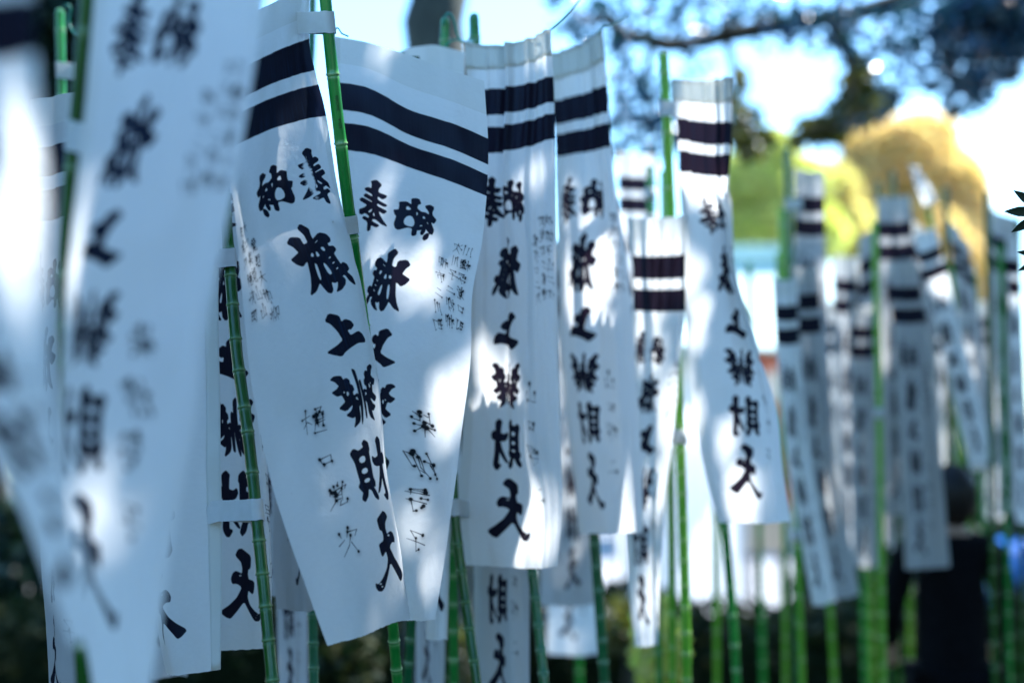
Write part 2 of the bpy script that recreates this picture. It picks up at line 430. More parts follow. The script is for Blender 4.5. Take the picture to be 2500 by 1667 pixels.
def tape_material():
    m, nt, out = mat_new('woven_tape'); L = nt.links.new
    tc = N(nt, 'ShaderNodeTexCoord')
    wv = N(nt, 'ShaderNodeTexWave', Scale=420.0, Distortion=.8, Detail=1.0); wv.bands_direction = 'DIAGONAL'
    L(tc.outputs['Object'], wv.inputs['Vector'])
    ns = N(nt, 'ShaderNodeTexNoise', Scale=60.0, Detail=4.0); L(tc.outputs['Object'], ns.inputs['Vector'])
    rp = N(nt, 'ShaderNodeValToRGB'); L(ns.outputs['Fac'], rp.inputs[0])
    rp.color_ramp.elements[0].color = (.62, .64, .60, 1); rp.color_ramp.elements[1].color = (.80, .80, .78, 1)
    bp = N(nt, 'ShaderNodeBump', Strength=.5, Distance=.0008); L(wv.outputs['Fac'], bp.inputs['Height'])
    df = N(nt, 'ShaderNodeBsdfDiffuse'); L(rp.outputs[0], df.inputs['Color']); L(bp.outputs[0], df.inputs['Normal'])
    tl = N(nt, 'ShaderNodeBsdfTranslucent'); tl.inputs['Color'].default_value = (.6, .6, .58, 1)
    mx = N(nt, 'ShaderNodeMixShader', Fac=.22); L(df.outputs[0], mx.inputs[1]); L(tl.outputs[0], mx.inputs[2])
    L(mx.outputs[0], out.inputs['Surface'])
    return m

def hem_material():
    m, nt, out = mat_new('folded_hem'); L = nt.links.new
    tc = N(nt, 'ShaderNodeTexCoord')
    ns = N(nt, 'ShaderNodeTexNoise', Scale=26.0, Detail=5.0); L(tc.outputs['Object'], ns.inputs['Vector'])
    rp = N(nt, 'ShaderNodeValToRGB'); L(ns.outputs['Fac'], rp.inputs[0])
    rp.color_ramp.elements[0].color = (.70, .72, .67, 1); rp.color_ramp.elements[1].color = (.79, .80, .77, 1)
    bp = N(nt, 'ShaderNodeBump', Strength=.5, Distance=.004); L(ns.outputs['Fac'], bp.inputs['Height'])
    df = N(nt, 'ShaderNodeBsdfDiffuse'); L(rp.outputs[0], df.inputs['Color']); L(bp.outputs[0], df.inputs['Normal'])
    tl = N(nt, 'ShaderNodeBsdfTranslucent'); tl.inputs['Color'].default_value = (.72, .73, .68, 1)
    mx = N(nt, 'ShaderNodeMixShader', Fac=.42); L(df.outputs[0], mx.inputs[1]); L(tl.outputs[0], mx.inputs[2])
    L(mx.outputs[0], out.inputs['Surface'])
    return m

def bamboo_material(name, c1, c2, pale):
    m, nt, out = mat_new(name); L = nt.links.new
    at = N(nt, 'ShaderNodeAttribute', attribute_name='band')
    tc = N(nt, 'ShaderNodeTexCoord')
    mp = N(nt, 'ShaderNodeMapping'); mp.inputs['Scale'].default_value = (260, 260, 9); L(tc.outputs['Object'], mp.inputs['Vector'])
    ns = N(nt, 'ShaderNodeTexNoise', Scale=1.0, Detail=4.0); L(mp.outputs[0], ns.inputs['Vector'])
    n2 = N(nt, 'ShaderNodeTexNoise', Scale=7.0, Detail=3.0); L(tc.outputs['Object'], n2.inputs['Vector'])
    ad = N(nt, 'ShaderNodeMath', operation='MULTIPLY_ADD'); L(ns.outputs['Fac'], ad.inputs[0]); ad.inputs[1].default_value = .35; L(n2.outputs['Fac'], ad.inputs[2])
    rp = N(nt, 'ShaderNodeValToRGB'); L(ad.outputs[0], rp.inputs[0])
    rp.color_ramp.elements[0].position = .45; rp.color_ramp.elements[0].color = c1 + (1,)
    rp.color_ramp.elements[1].position = .85; rp.color_ramp.elements[1].color = c2 + (1,)
    mx = N(nt, 'ShaderNodeMix'); mx.data_type = 'RGBA'; L(at.outputs['Fac'], mx.inputs[0]); L(rp.outputs[0], mx.inputs[6]); mx.inputs[7].default_value = pale + (1,)
    # scuffs
    n3 = N(nt, 'ShaderNodeTexNoise', Scale=120.0, Detail=4.0, Roughness=.7); L(tc.outputs['Object'], n3.inputs['Vector'])
    mr = N(nt, 'ShaderNodeMapRange'); L(n3.outputs['Fac'], mr.inputs['Value'])
    for k, v in (('From Min', .70), ('From Max', .74), ('To Min', 0), ('To Max', .6)): mr.inputs[k].default_value = v
    mx2 = N(nt, 'ShaderNodeMix'); mx2.data_type = 'RGBA'; L(mr.outputs[0], mx2.inputs[0]); L(mx.outputs[2], mx2.inputs[6]); mx2.inputs[7].default_value = (.20, .16, .07, 1)
    bp = N(nt, 'ShaderNodeBump', Strength=.18, Distance=.001); L(ns.outputs['Fac'], bp.inputs['Height'])
    b = N(nt, 'ShaderNodeBsdfPrincipled', Roughness=.2); L(mx2.outputs[2], b.inputs['Base Color']); L(bp.outputs[0], b.inputs['Normal'])
    b.inputs['Specular IOR Level'].default_value = .5
    L(b.outputs[0], out.inputs['Surface'])
    return m

def leaf_material(name, cols, trans=.35, rough=.4, spec=.4, glow=(1.5, 1.7, .7)):
    m, nt, out = mat_new(name); L = nt.links.new
    ge = N(nt, 'ShaderNodeNewGeometry')
    rp = N(nt, 'ShaderNodeValToRGB'); L(ge.outputs['Random Per Island'], rp.inputs[0])
    el = rp.color_ramp.elements
    while len(el) < len(cols): el.new(.5)
    for i, c in enumerate(cols):
        el[i].position = i / max(1, len(cols) - 1); el[i].color = c + (1,)
    b = N(nt, 'ShaderNodeBsdfPrincipled', Roughness=rough); L(rp.outputs[0], b.inputs['Base Color']); b.inputs['Specular IOR Level'].default_value = spec
    tl = N(nt, 'ShaderNodeBsdfTranslucent')
    sc = N(nt, 'ShaderNodeMix'); sc.data_type = 'RGBA'; sc.blend_type = 'MULTIPLY'; sc.inputs[0].default_value = 1; L(rp.outputs[0], sc.inputs[6]); sc.inputs[7].default_value = glow + (1,)
    L(sc.outputs[2], tl.inputs['Color'])
    mx = N(nt, 'ShaderNodeMixShader', Fac=trans); L(b.outputs[0], mx.inputs[1]); L(tl.outputs[0], mx.inputs[2])
    L(mx.outputs[0], out.inputs['Surface'])
    return m

def plain(name, c1, c2=None, rough=.7, scale=8.0, bump=.0, spec=.3, stretch=(1, 1, 1), metal=0.0):
    m, nt, out = mat_new(name); L = nt.links.new
    c2 = c2 or tuple(x * .8 for x in c1)
    tc = N(nt, 'ShaderNodeTexCoord')
    mp = N(nt, 'ShaderNodeMapping'); mp.inputs['Scale'].default_value = stretch; L(tc.outputs['Object'], mp.inputs['Vector'])
    ns = N(nt, 'ShaderNodeTexNoise', Scale=scale, Detail=6.0, Roughness=.6); L(mp.outputs[0], ns.inputs['Vector'])
    rp = N(nt, 'ShaderNodeValToRGB'); L(ns.outputs['Fac'], rp.inputs[0])
    rp.color_ramp.elements[0].position = .35; rp.color_ramp.elements[0].color = c1 + (1,)
    rp.color_ramp.elements[1].position = .68; rp.color_ramp.elements[1].color = c2 + (1,)
    b = N(nt, 'ShaderNodeBsdfPrincipled', Roughness=rough, Metallic=metal); L(rp.outputs[0], b.inputs['Base Color']); b.inputs['Specular IOR Level'].default_value = spec
    if bump:
        bp = N(nt, 'ShaderNodeBump', Strength=.6, Distance=bump); L(ns.outputs['Fac'], bp.inputs['Height']); L(bp.outputs[0], b.inputs['Normal'])
    L(b.outputs[0], out.inputs['Surface'])
    return m

IMG_A = make_print('banner_print_a', ('hi', 'kuchi', 'kaku', 'ji'), 3, scuff=True)
IMG_B = make_print('banner_print_b', ('shiba', 'yana', 'hiro', 'ko'), 5)
IMG_C = make_print('banner_print_c', ('yama', 'kuchi', 'hiro', 'ni'), 8, ppm=1300)
IMG_D = make_print('banner_print_d', ('dai', 'yana', 'ji', 'ko'), 13, ppm=1000)
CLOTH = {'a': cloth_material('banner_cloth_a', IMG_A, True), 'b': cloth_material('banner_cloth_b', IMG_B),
         'c': cloth_material('banner_cloth_c', IMG_C), 'd': cloth_material('banner_cloth_d', IMG_D), 'shade_grey': cloth_material('weathered_cloth', IMG_D, shade_mul=.56), 'dim': cloth_material('shade_grey_cloth_b', IMG_C, shade_mul=.64)}  # last two cloths: shade on the rear banners put into the colour
TAPE, HEM = tape_material(), hem_material()
BAM = [bamboo_material('bamboo_green', (.012, .165, .024), (.034, .270, .040), (.26, .44, .20)),
       bamboo_material('bamboo_dark_green', (.008, .052, .006), (.018, .100, .012), (.13, .24, .10)),
       bamboo_material('bamboo_yellow_green', (.090, .330, .020), (.180, .430, .035), (.36, .48, .16)),
       bamboo_material('bamboo_blue_green', (.006, .085, .030), (.014, .140, .045), (.14, .29, .17))]
WIRE = plain('coated_wire', (.005, .20, .13), (.01, .26, .18), rough=.35, spec=.5)
BARK = plain('bark', (.035, .030, .022), (.09, .085, .06), rough=.9, scale=5, bump=.04, stretch=(3, 3, .6))

# ------------------------------------------------------------------ setting: ground, plaza
GROUND = plain('dark_soil', (.020, .017, .013), (.045, .040, .030), rough=.95, scale=2.5, bump=.02)
PLAZA = plain('pale_gravel', (.22, .215, .21), (.30, .295, .28), rough=.95, scale=3, bump=.01)
def sheet(name, x0, x1, y0, y1, z, mat, n=1):
    v, f = [], []
    xs, ys = np.linspace(x0, x1, n + 1), np.linspace(y0, y1, n + 1)
    for y in ys:
        for x in xs: v.append((x, y, z))
    for j in range(n):
        for i in range(n):
            a = j * (n + 1) + i
            f.append((a, a + 1, a + n + 2, a + n + 1))
    return tag(mesh_obj(name, v, f, mat, smooth=False), kind='structure')
sheet('ground', -300, 300, -60, 500, 0, GROUND, 4)
sheet('plaza', -14, 40, 12.5, 90, .004, PLAZA, 2)

# ------------------------------------------------------------------ leaves
def leaf_geo(cent, size, rng, flat=0.0, asp=.5, droop=None):
    n = len(cent)
    u = rng.normal(size=(n, 3)); u[:, 2] *= (1 - flat)
    u /= np.linalg.norm(u, axis=1)[:, None]
    w = rng.normal(size=(n, 3)); w -= (w * u).sum(1)[:, None] * u
    w /= np.linalg.norm(w, axis=1)[:, None]
    nn = np.cross(u, w)
    s = size * (.65 + .7 * rng.random(n))[:, None]
    a = cent - u * s * .5; b = cent + w * s * asp * .5 + nn * s * .06; c = cent + u * s * .5; d = cent - w * s * asp * .5 + nn * s * .06
    v = np.stack([a, b, c, d], 1).reshape(-1, 3)
    i = np.arange(n)[:, None] * 4
    f = np.concatenate([i + np.array([[0, 1, 2]]), i + np.array([[0, 2, 3]])], 1).reshape(-1, 3)
    return v, f

def big_mesh(name, v, f, mat, parent=None):
    off = np.array(parent.location) if parent is not None else np.zeros(3)
    me = bpy.data.meshes.new(name)
    v = np.asarray(v, np.float32) - off.astype(np.float32); f = np.asarray(f, np.int32)
    me.vertices.add(len(v)); me.vertices.foreach_set('co', v.ravel())
    me.loops.add(f.size); me.loops.foreach_set('vertex_index', f.ravel())
    me.polygons.add(len(f)); me.polygons.foreach_set('loop_start', np.arange(len(f), dtype=np.int32) * f.shape[1])
    me.update(calc_edges=True); me.validate()
    me.materials.append(mat)
    o = bpy.data.objects.new(name, me); COL.objects.link(o)
    if parent is not None: o.parent = parent
    return o

def ball(c, r, n, rng, shell=.0):
    d = rng.normal(size=(n, 3)); d /= np.linalg.norm(d, axis=1)[:, None]
    q = rng.random(n) ** (1 / 3)
    if shell: q = 1 - (1 - q) * (1 - shell)
    return np.asarray(c) + d * q[:, None] * np.asarray(r)

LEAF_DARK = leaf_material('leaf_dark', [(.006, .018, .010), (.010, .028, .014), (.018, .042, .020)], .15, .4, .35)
LEAF_CANOPY = leaf_material('leaf_canopy', [(.010, .045, .095), (.016, .066, .140), (.025, .092, .185)], .12, .25, .8)  # blue reflection of the sky put into the leaf colour
LEAF_OLIVE = leaf_material('leaf_olive', [(.040, .050, .014), (.070, .075, .020), (.10, .085, .028)], .35)
LEAF_GOLD = leaf_material('leaf_gold', [(.60, .43, .20), (.66, .48, .24), (.72, .56, .31), (.52, .45, .20)], .6, .6, .2, (1.4, 1.4, .85))
LEAF_LIME = leaf_material('leaf_lime', [(.40, .42, .17), (.52, .50, .22), (.62, .54, .28)], .6, .6, .2)
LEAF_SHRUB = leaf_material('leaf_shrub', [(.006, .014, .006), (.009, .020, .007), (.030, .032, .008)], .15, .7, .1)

# bright patches wanted on the cloth: the crown overhead has gaps along these rays to the sun
PATCH = [ # x, y, depth, radius (m)
 (965, 650, 2.48, .065), (1030, 930, 2.46, .07), (985, 890, 2.48, .035), (1000, 1290, 2.47, .05), (850, 165, 2.5, .05),
 (1125, 960, 2.79, .10), (1100, 1060, 2.80, .10), (1150, 1250, 2.78, .10), (1235, 1250, 2.75, .07), (1090, 1180, 2.82, .08), (1215, 420, 2.75, .05), (1225, 130, 2.75, .05), (1130, 1180, 2.75, .06),
 (1345, 690, 3.17, .085), (1370, 560, 3.16, .065), (1390, 830, 3.14, .09), (1350, 960, 3.16, .06), (1420, 1180, 3.14, .085), (1320, 440, 3.18, .05), (1345, 430, 3.0, .05), (1305, 170, 3.0, .045),
 (1700, 1160, 3.15, .085), (1592, 770, 3.2, .05), (1580, 640, 3.2, .045), (1650, 1050, 3.16, .05), (1575, 330, 3.2, .05),
 (430, 920, 1.5, .055), (330, 1010, 1.5, .04), (270, 370, 1.5, .045), (205, 560, 1.5, .05), (225, 1000, 1.5, .025), (400, 1000, 1.5, .03),
 (715, 425, 2.25, .048), (830, 1100, 2.26, .05), (750, 960, 2.22, .05), (690, 1190, 2.18, .045), (640, 720, 2.18, .045), (870, 1350, 2.26, .05), (790, 1380, 2.22, .042), (600, 900, 2.16, .04), (620, 560, 2.2, .04), (940, 1180, 2.5, .045), (900, 420, 2.54, .045), (560, 1390, 2.4, .03),
 (1000, 1400, 2.7, .06), (1310, 900, 3.2, .05), (800, 590, 2.3, .03), (795, 520, 2.3, .03), (1045, 1165, 2.78, .05), (1490, 800, 3.28, .06), (1555, 690, 3.22, .03),
 (1525, 300, 3.34, .06), (1535, 430, 3.34, .06), (1563, 1020, 3.34, .07), (1570, 1250, 3.34, .09), (1574, 1450, 3.34, .09),
 (2022, 1000, 4.7, .09), (2022, 850, 4.7, .08), (2190, 800, 5.05, .07), (2230, 930, 5.05, .07), (2150, 680, 5.05, .06), (1880, 1250, 4.42, .09), (1868, 1170, 4.42, .07), (2100, 1200, 5.0, .07), (2320, 660, 4.9, .08),
 (1890, 480, 4.8, .07), (2110, 420, 5.4, .08), (1890, 650, 4.8, .07), (1690, 1400, 3.7, .1), (1650, 1450, 4.8, .14), (1840, 1350, 4.5, .12), (1910, 1500, 4.9, .12), (2090, 1450, 5.4, .14),
 (762, 150, 2.28, .045), (775, 260, 2.29, .04), (808, 560, 2.33, .045), (818, 640, 2.35, .045),
 (45, 320, 1.03, .06), (55, 420, 1.03, .075), (40, 530, 1.06, .07), (95, 470, 1.0, .05), (1497, 445, 4.0, .08), (1500, 500, 4.0, .08),
]
def prune(c):
    keep = np.ones(len(c), bool)
    for x, y, d, r in PATCH:
        q = c - P(x, y, d)
        t = q @ SUN_DIR
        dist = np.linalg.norm(q - t[:, None] * SUN_DIR, axis=1)
        keep &= ~((dist < r * .70 + .018) & (t > 0))
    return c[keep]

# the shading tree: trunk to the right, out of frame, its crown between the sun and the banners
def limb(pts, r0, r1, v, f, n=9, seg=10):
    pts = np.asarray(pts, float)
    q = np.linspace(0, 1, seg)
    c = hermite(np.linspace(0, 1, len(pts)), pts, q)
    c[1:-1] += RNG.normal(0, r0 * .12, (seg - 2, 3))
    tube_geo(c, r0 + (r1 - r0) * q ** .8, n, v, f)

tree = empty('camphor_tree', (6.1, 8.2, 0), 'big dark tree whose leafy branches hang over the banners against the sky', 'tree')
v, f = [], []
limb([(6.1, 8.2, -.1), (6.0, 8.1, 2), (5.7, 8.0, 4.0), (5.2, 7.8, 6)], .34, .20, v, f, 14, 14)
mesh_obj('trunk', v, f, BARK, tree)
v, f = [], []
limb([(5.7, 8.0, 4.0), (4.2, 7.9, 4.6), P(1900, 40, 8.2), P(1500, 95, 8.0), P(1390, 45, 7.9), P(1275, 75, 7.8)], .10, .018, v, f, 8, 22)
limb([(5.4, 7.9, 5.0), (4, 6.6, 5.5), (2.8, 5.2, 5.7), (1.4, 3.6, 5.6)], .12, .03, v, f, 8, 16)
limb([(5.2, 7.8, 6.0), (4.2, 6.0, 6.1), (3.4, 4.8, 6.0), (2.6, 3.2, 5.8)], .10, .03, v, f, 8, 16)
limb([P(1900, 40, 8.2), P(1960, 180, 8.1), P(1900, 290, 8.0)], .04, .012, v, f, 6, 8)
limb([(4.2, 7.9, 4.6), P(2200, 60, 8.0), P(2230, 210, 7.9)], .04, .012, v, f, 6, 8)
limb([P(1500, 95, 8.0), P(1480, 220, 8.0), P(1520, 320, 8.0)], .03, .010, v, f, 6, 8)
mesh_obj('branch', v, f, BARK, tree)
rng = np.random.default_rng(21)
clumps = []
# what is seen in the frame
def seen(x, y, d, rx, ry, n):
    s = d / FOC
    clumps.append(ball(P(x, y, d), (rx * s, .45, ry * s), int(n * (.68 if x > 2180 else .42)), rng))
for a in ((2320, 10, 8.0, 130, 100, 1500), (2230, 60, 8.0, 110, 70, 700), (2120, 50, 8.1, 110, 60, 420), (2020, 95, 8.0, 100, 60, 330), (2200, 150, 8.0, 90, 60, 330), (2230, 215, 7.9, 50, 45, 260),
          (2330, 130, 8.0, 60, 60, 420), (1900, 60, 8.2, 110, 55, 330), (1800, 60, 8.2, 80, 50, 200), (1700, 30, 8.2, 90, 45, 220), (1590, 40, 8.1, 80, 50, 190), (1480, 20, 8.0, 90, 40, 220), (1380, 60, 7.9, 80, 35, 190),
          (1300, 20, 7.9, 60, 30, 100), (1430, 130, 8.0, 50, 60, 170), (1480, 230, 8.0, 80, 60, 330), (1520, 310, 8.0, 80, 55, 330), (1430, 300, 8.0, 40, 60, 160), (1600, 130, 8.0, 50, 40, 60), (1990, 260, 8.0, 60, 45, 60), (2080, 190, 8.0, 60, 45, 120)):
    seen(*a)
cv = np.concatenate(clumps)
v1, f1 = leaf_geo(prune(cv), .085, rng, .2, .5)
big_mesh('crown', v1, f1, LEAF_CANOPY, tree)
oc = [ball(P(x, y, 8.6), (rx * 8.6 / FOC, .4, ry * 8.6 / FOC), n, rng) for x, y, rx, ry, n in ((1965, 190, 40, 45, 110), (1985, 245, 50, 38, 150), (1905, 285, 60, 36, 150), (1850, 305, 36, 22, 50), (2030, 250, 26, 22, 35), (1705, 290, 40, 42, 130), (1690, 210, 22, 32, 40), (1735, 335, 30, 28, 70))]
v1, f1 = leaf_geo(prune(np.concatenate(oc)), .10, rng, .2, .55)
big_mesh('crown', v1, f1, LEAF_OLIVE, tree)
v, f = [], []
limb([P(1900, 40, 8.2), P(1960, 120, 8.5), P(1985, 230, 8.6), P(1900, 290, 8.6)], .035, .010, v, f, 6, 10)
limb([P(1660, 60, 8.0), P(1690, 180, 8.5), P(1705, 290, 8.6), P(1740, 340, 8.6)], .03, .008, v, f, 6, 10)
mesh_obj('branch', v, f, BARK, tree)
# what throws the shade, above the frame
cl = []
def shade_at(p, h, rad, n):
    t = (h - p[2]) / SUN_DIR[2]
    cl.append(ball(p + t * SUN_DIR, rad, n, rng))
for gx in np.arange(-360, 1860, 150):
    for gy in (60, 380, 700, 1020, 1340, 1620):
        d = np.interp(gx, [0, 500, 1100, 1800], [1.2, 2.0, 2.7, 3.6]) + rng.normal(0, .12)
        shade_at(P(gx, gy, d), 5.6 + rng.normal(0, .25), (.42, .42, .25), 300)
for gx in np.arange(1860, 2600, 130):
    for gy in (420, 620, 820, 1000, 1200, 1400):
        if True:
            shade_at(P(gx, gy, 4.7 + rng.normal(0, .4)), 6.0 + rng.normal(0, .3), (.5, .5, .25), 240)
for hx in np.arange(-4.5, 6, .75):
    for hz in (.1, .6):
        shade_at(np.array([hx, 7.7 + rng.normal(0, .2), hz]), 6.4 + rng.normal(0, .3), (.75, .75, .3), 330)
cv = np.concatenate(cl)
top = cv[:, 2] > CAM_H + (cv[:, 1] * .345) + .12          # keep it above the frame
plug = np.concatenate([ball(P(x, y, 2.47) + (4.3 - P(x, y, 2.47)[2]) / SUN_DIR[2] * SUN_DIR, (.07, .07, .05), 90, rng) for x, y in ((1100, 215), (1105, 270), (1112, 330))])
v1, f1 = leaf_geo(np.concatenate([prune(cv[top]), plug]), .10, rng, .55, .62)
big_mesh('crown', v1, f1, LEAF_CANOPY, tree)

# unseen evergreen, added to block sky light from the right hand rows
roof_t = empty('evergreen_tree', (4.3, .6, 0), 'unseen evergreen added overhead to darken the crowded rows of banners', 'tree')
v, f = [], []
limb([(4.3, .6, -.1), (4.25, .7, 2.2), (4.0, .8, 4.4)], .22, .12, v, f, 12, 12)
mesh_obj('trunk', v, f, BARK, roof_t)
v, f = [], []
for e in ((1.2, 3.6, 4.7), (2.2, 1.0, 4.9), (1.3, -1.0, 4.8), (3.4, 3.8, 4.9), (2.0, 2.4, 4.6)):
    limb([(4.1, .75, 3.6), ((4.1 + e[0]) / 2, (.75 + e[1]) / 2, 4.4), e], .07, .018, v, f, 8, 10)
mesh_obj('branch', v, f, BARK, roof_t)
n_ = 26000
rc = np.stack([rng.uniform(.9, 5.4, n_), rng.uniform(-1.8, 5.0, n_), 4.75 + rng.normal(0, .28, n_)], 1)
rc = rc[(vnoise(64, 64, 9, 9, rng)[np.clip(((rc[:, 0] - .9) / 4.5 * 63).astype(int), 0, 63), np.clip(((rc[:, 1] + 1.8) / 6.8 * 63).astype(int), 0, 63)] > .22)]
cu = np.stack([rng.uniform(2.1, 4.8, 9000), rng.uniform(-2.6, 1.7, 9000), rng.uniform(.9, 4.7, 9000)], 1)
rc = np.concatenate([rc, cu])
v1, f1 = leaf_geo(prune(rc), .12, rng, .4, .6)
big_mesh('crown', v1, f1, LEAF_DARK, roof_t)

# ------------------------------------------------------------------ trees and buildings behind
def tree_at(x, ybase_px, d, crown, mat, lab, cat='tree', name='broadleaf_tree', trunk_r=.2, leaf=.25, group=None, trunk_top=None, trunk_px=None):
    b = P(trunk_px if trunk_px else x, ybase_px, d); b[2] = 0
    t = empty(name, b, lab, cat, group)
    v, f = [], []
    cs = [P(a[0], a[1], d + (a[5] if len(a) > 5 else 0)) for a in crown]
    mid = np.mean(cs, 0)
    limb([b - [0, 0, .1], b * .6 + mid * .4 + [.1, 0, 0], mid], trunk_r, trunk_r * .4, v, f, 10, 10)
    mesh_obj('trunk', v, f, BARK, t)
    v, f = [], []
    for c in cs:
        limb([b * .55 + mid * .45, (mid + c) / 2 + RNG.normal(0, .1, 3), c], trunk_r * .35, trunk_r * .08, v, f, 6, 7)
    mesh_obj('branch', v, f, BARK, t)
    pts = [ball(c, (a[2] * d / FOC, a[2] * d / FOC, a[3] * d / FOC), a[4], RNG, .35) for a, c in zip(crown, cs)]
    v1, f1 = leaf_geo(np.concatenate(pts), leaf, RNG, .2, .6)
    big_mesh('crown', v1, f1, mat, t)
    return t

tree_at(2080, 1082, 40, [(2080, 380, 130, 110, 2600), (1985, 470, 120, 120, 2200), (2180, 450, 90, 120, 1900), (2060, 560, 190, 120, 2600), (2190, 620, 100, 110, 1400), (2110, 310, 90, 50, 900), (1920, 590, 110, 110, 1500), (2240, 740, 80, 110, 1100), (2000, 720, 140, 100, 1600), (2120, 760, 140, 100, 1400), (1900, 470, 80, 80, 900), (1890, 680, 90, 110, 1000), (1850, 580, 90, 90, 900), (2000, 340, 70, 50, 500), (2230, 520, 60, 90, 700), (2270, 650, 60, 90, 600), (2260, 860, 90, 90, 900), (1980, 850, 120, 90, 1100)],
        LEAF_GOLD, 'large round tree with golden autumn leaves beyond the banners', name='autumn_tree', trunk_r=.4, leaf=.42)
LEAF_MIX = leaf_material('leaf_turning', [(.46, .44, .16), (.58, .50, .22), (.66, .52, .27), (.40, .42, .15)], .6, .6, .2, (1.4, 1.45, .85))
tree_at(1900, 1082, 36, [(1900, 440, 75, 70, 900), (1870, 520, 80, 80, 1000), (1940, 540, 70, 80, 900), (1890, 620, 90, 80, 900), (1930, 700, 80, 80, 700)],
        LEAF_MIX, 'smaller turning tree between the golden and the yellow green one', name='broadleaf_tree', trunk_r=.2, leaf=.34)
tree_at(1770, 1082, 32, [(1730, 420, 80, 85, 1300), (1800, 480, 90, 90, 1400), (1700, 530, 80, 70, 1100), (1860, 540, 80, 80, 1100), (1780, 350, 55, 55, 600), (1640, 480, 70, 80, 800), (1850, 420, 60, 60, 600)],
        LEAF_LIME, 'yellow green tree beside the golden one, above the pale roof', name='broadleaf_tree', trunk_r=.2, leaf=.34)
# grey green trunk seen above the second near banner
t = empty('tree_trunk', P(1005, 1200, 7.2) * [1, 1, 0], 'thick grey green trunk rising behind the banners against the pale sky', 'tree')
v, f = [], []
limb([P(1012, 1500, 7.2) * [1, 1, 0] - [0, 0, .1], P(1012, 900, 7.2), P(1010, 400, 7.2), P(1008, 100, 7.2), P(995, -160, 7.2), P(960, -500, 7.2)], .19, .14, v, f, 16, 20)
mesh_obj('trunk', v, f, plain('mossy_bark', (.05, .055, .05), (.10, .11, .085), rough=.9, scale=7, bump=.05, stretch=(3, 3, .7)), t)
v, f = [], []
limb([P(960, -480, 7.2), P(850, -700, 7.2), P(700, -900, 7.3)], .12, .04, v, f, 8, 8)
limb([P(975, -400, 7.2), P(1100, -650, 7.0), P(1200, -820, 7.0)], .10, .04, v, f, 8, 8)
mesh_obj('branch', v, f, BARK, t)
v1, f1 = leaf_geo(np.concatenate([ball(P(x, y, 7.2), (.8, .7, .45), 500, RNG) for x, y in ((700, -900), (850, -850), (1000, -900), (1150, -850), (950, -700))]), .10, RNG, .3, .55)
big_mesh('crown', v1, f1, LEAF_DARK, t)
# dark grove at the left
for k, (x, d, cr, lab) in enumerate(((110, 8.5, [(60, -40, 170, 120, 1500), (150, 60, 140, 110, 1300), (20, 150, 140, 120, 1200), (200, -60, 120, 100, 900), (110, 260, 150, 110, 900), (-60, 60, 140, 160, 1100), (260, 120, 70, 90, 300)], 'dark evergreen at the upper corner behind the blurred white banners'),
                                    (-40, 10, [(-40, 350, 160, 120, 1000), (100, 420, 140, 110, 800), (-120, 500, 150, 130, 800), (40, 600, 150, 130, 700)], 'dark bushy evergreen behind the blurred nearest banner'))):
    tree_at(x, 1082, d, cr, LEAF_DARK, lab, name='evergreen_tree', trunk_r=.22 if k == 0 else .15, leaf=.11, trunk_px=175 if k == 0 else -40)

# grove closing the right and the left outside the frame: the place is shaded on both sides
for k, (x, y, h, rr, lab) in enumerate(((3.6, 2.3, 3.4, 1.35, 'dense evergreen standing right beside the banners'), (4.6, 4.9, 3.6, 1.5, 'evergreen behind the jagged leaved plant'), (-3.6, 1.6, 3.4, 1.2, 'dense evergreen at the left beside the nearest banner'), (-3.3, 3.6, 4.0, 1.4, 'tall evergreen left of the dark grove'))):
    t = empty('evergreen_tree', (x, y, 0), lab, 'tree')
    v, f = [], []
    limb([(x, y, -.1), (x + .1, y, h * .5), (x, y + .1, h * 1.1)], .16, .05, v, f, 10, 10)
    mesh_obj('trunk', v, f, BARK, t)
    pts = np.concatenate([ball((x + RNG.normal(0, .3), y + RNG.normal(0, .3), z), (rr * .8, rr * .8, .7), 900, RNG, .3) for z in np.linspace(.9, h + .9, 5)])
    v1, f1 = leaf_geo(prune(pts), .15, RNG, .2, .6)
    big_mesh('crown', v1, f1, LEAF_DARK, t)

nb_ = np.array([-1.75, 1.35, 0.])  # off-frame bush, added to block low light from the near banners
t = empty('evergreen_bush', nb_, 'unseen bush added to darken the nearest blurred banner', 'bush')
v, f = [], []
for k in range(6):
    e = nb_ + [RNG.normal(0, .25), RNG.normal(0, .25), 1.5]
    limb([nb_ - [0, 0, .05], (nb_ + e) / 2 + RNG.normal(0, .06, 3), e], .025, .008, v, f, 6, 6)
mesh_obj('stem', v, f, BARK, t)
v1, f1 = leaf_geo(np.concatenate([ball(nb_ + [0, 0, z], (.62, .85, .5), 1100, RNG, .2) for z in (.5, 1.1, 1.7)]), .10, RNG, .2, .6)
big_mesh('foliage', v1, f1, LEAF_DARK, t)
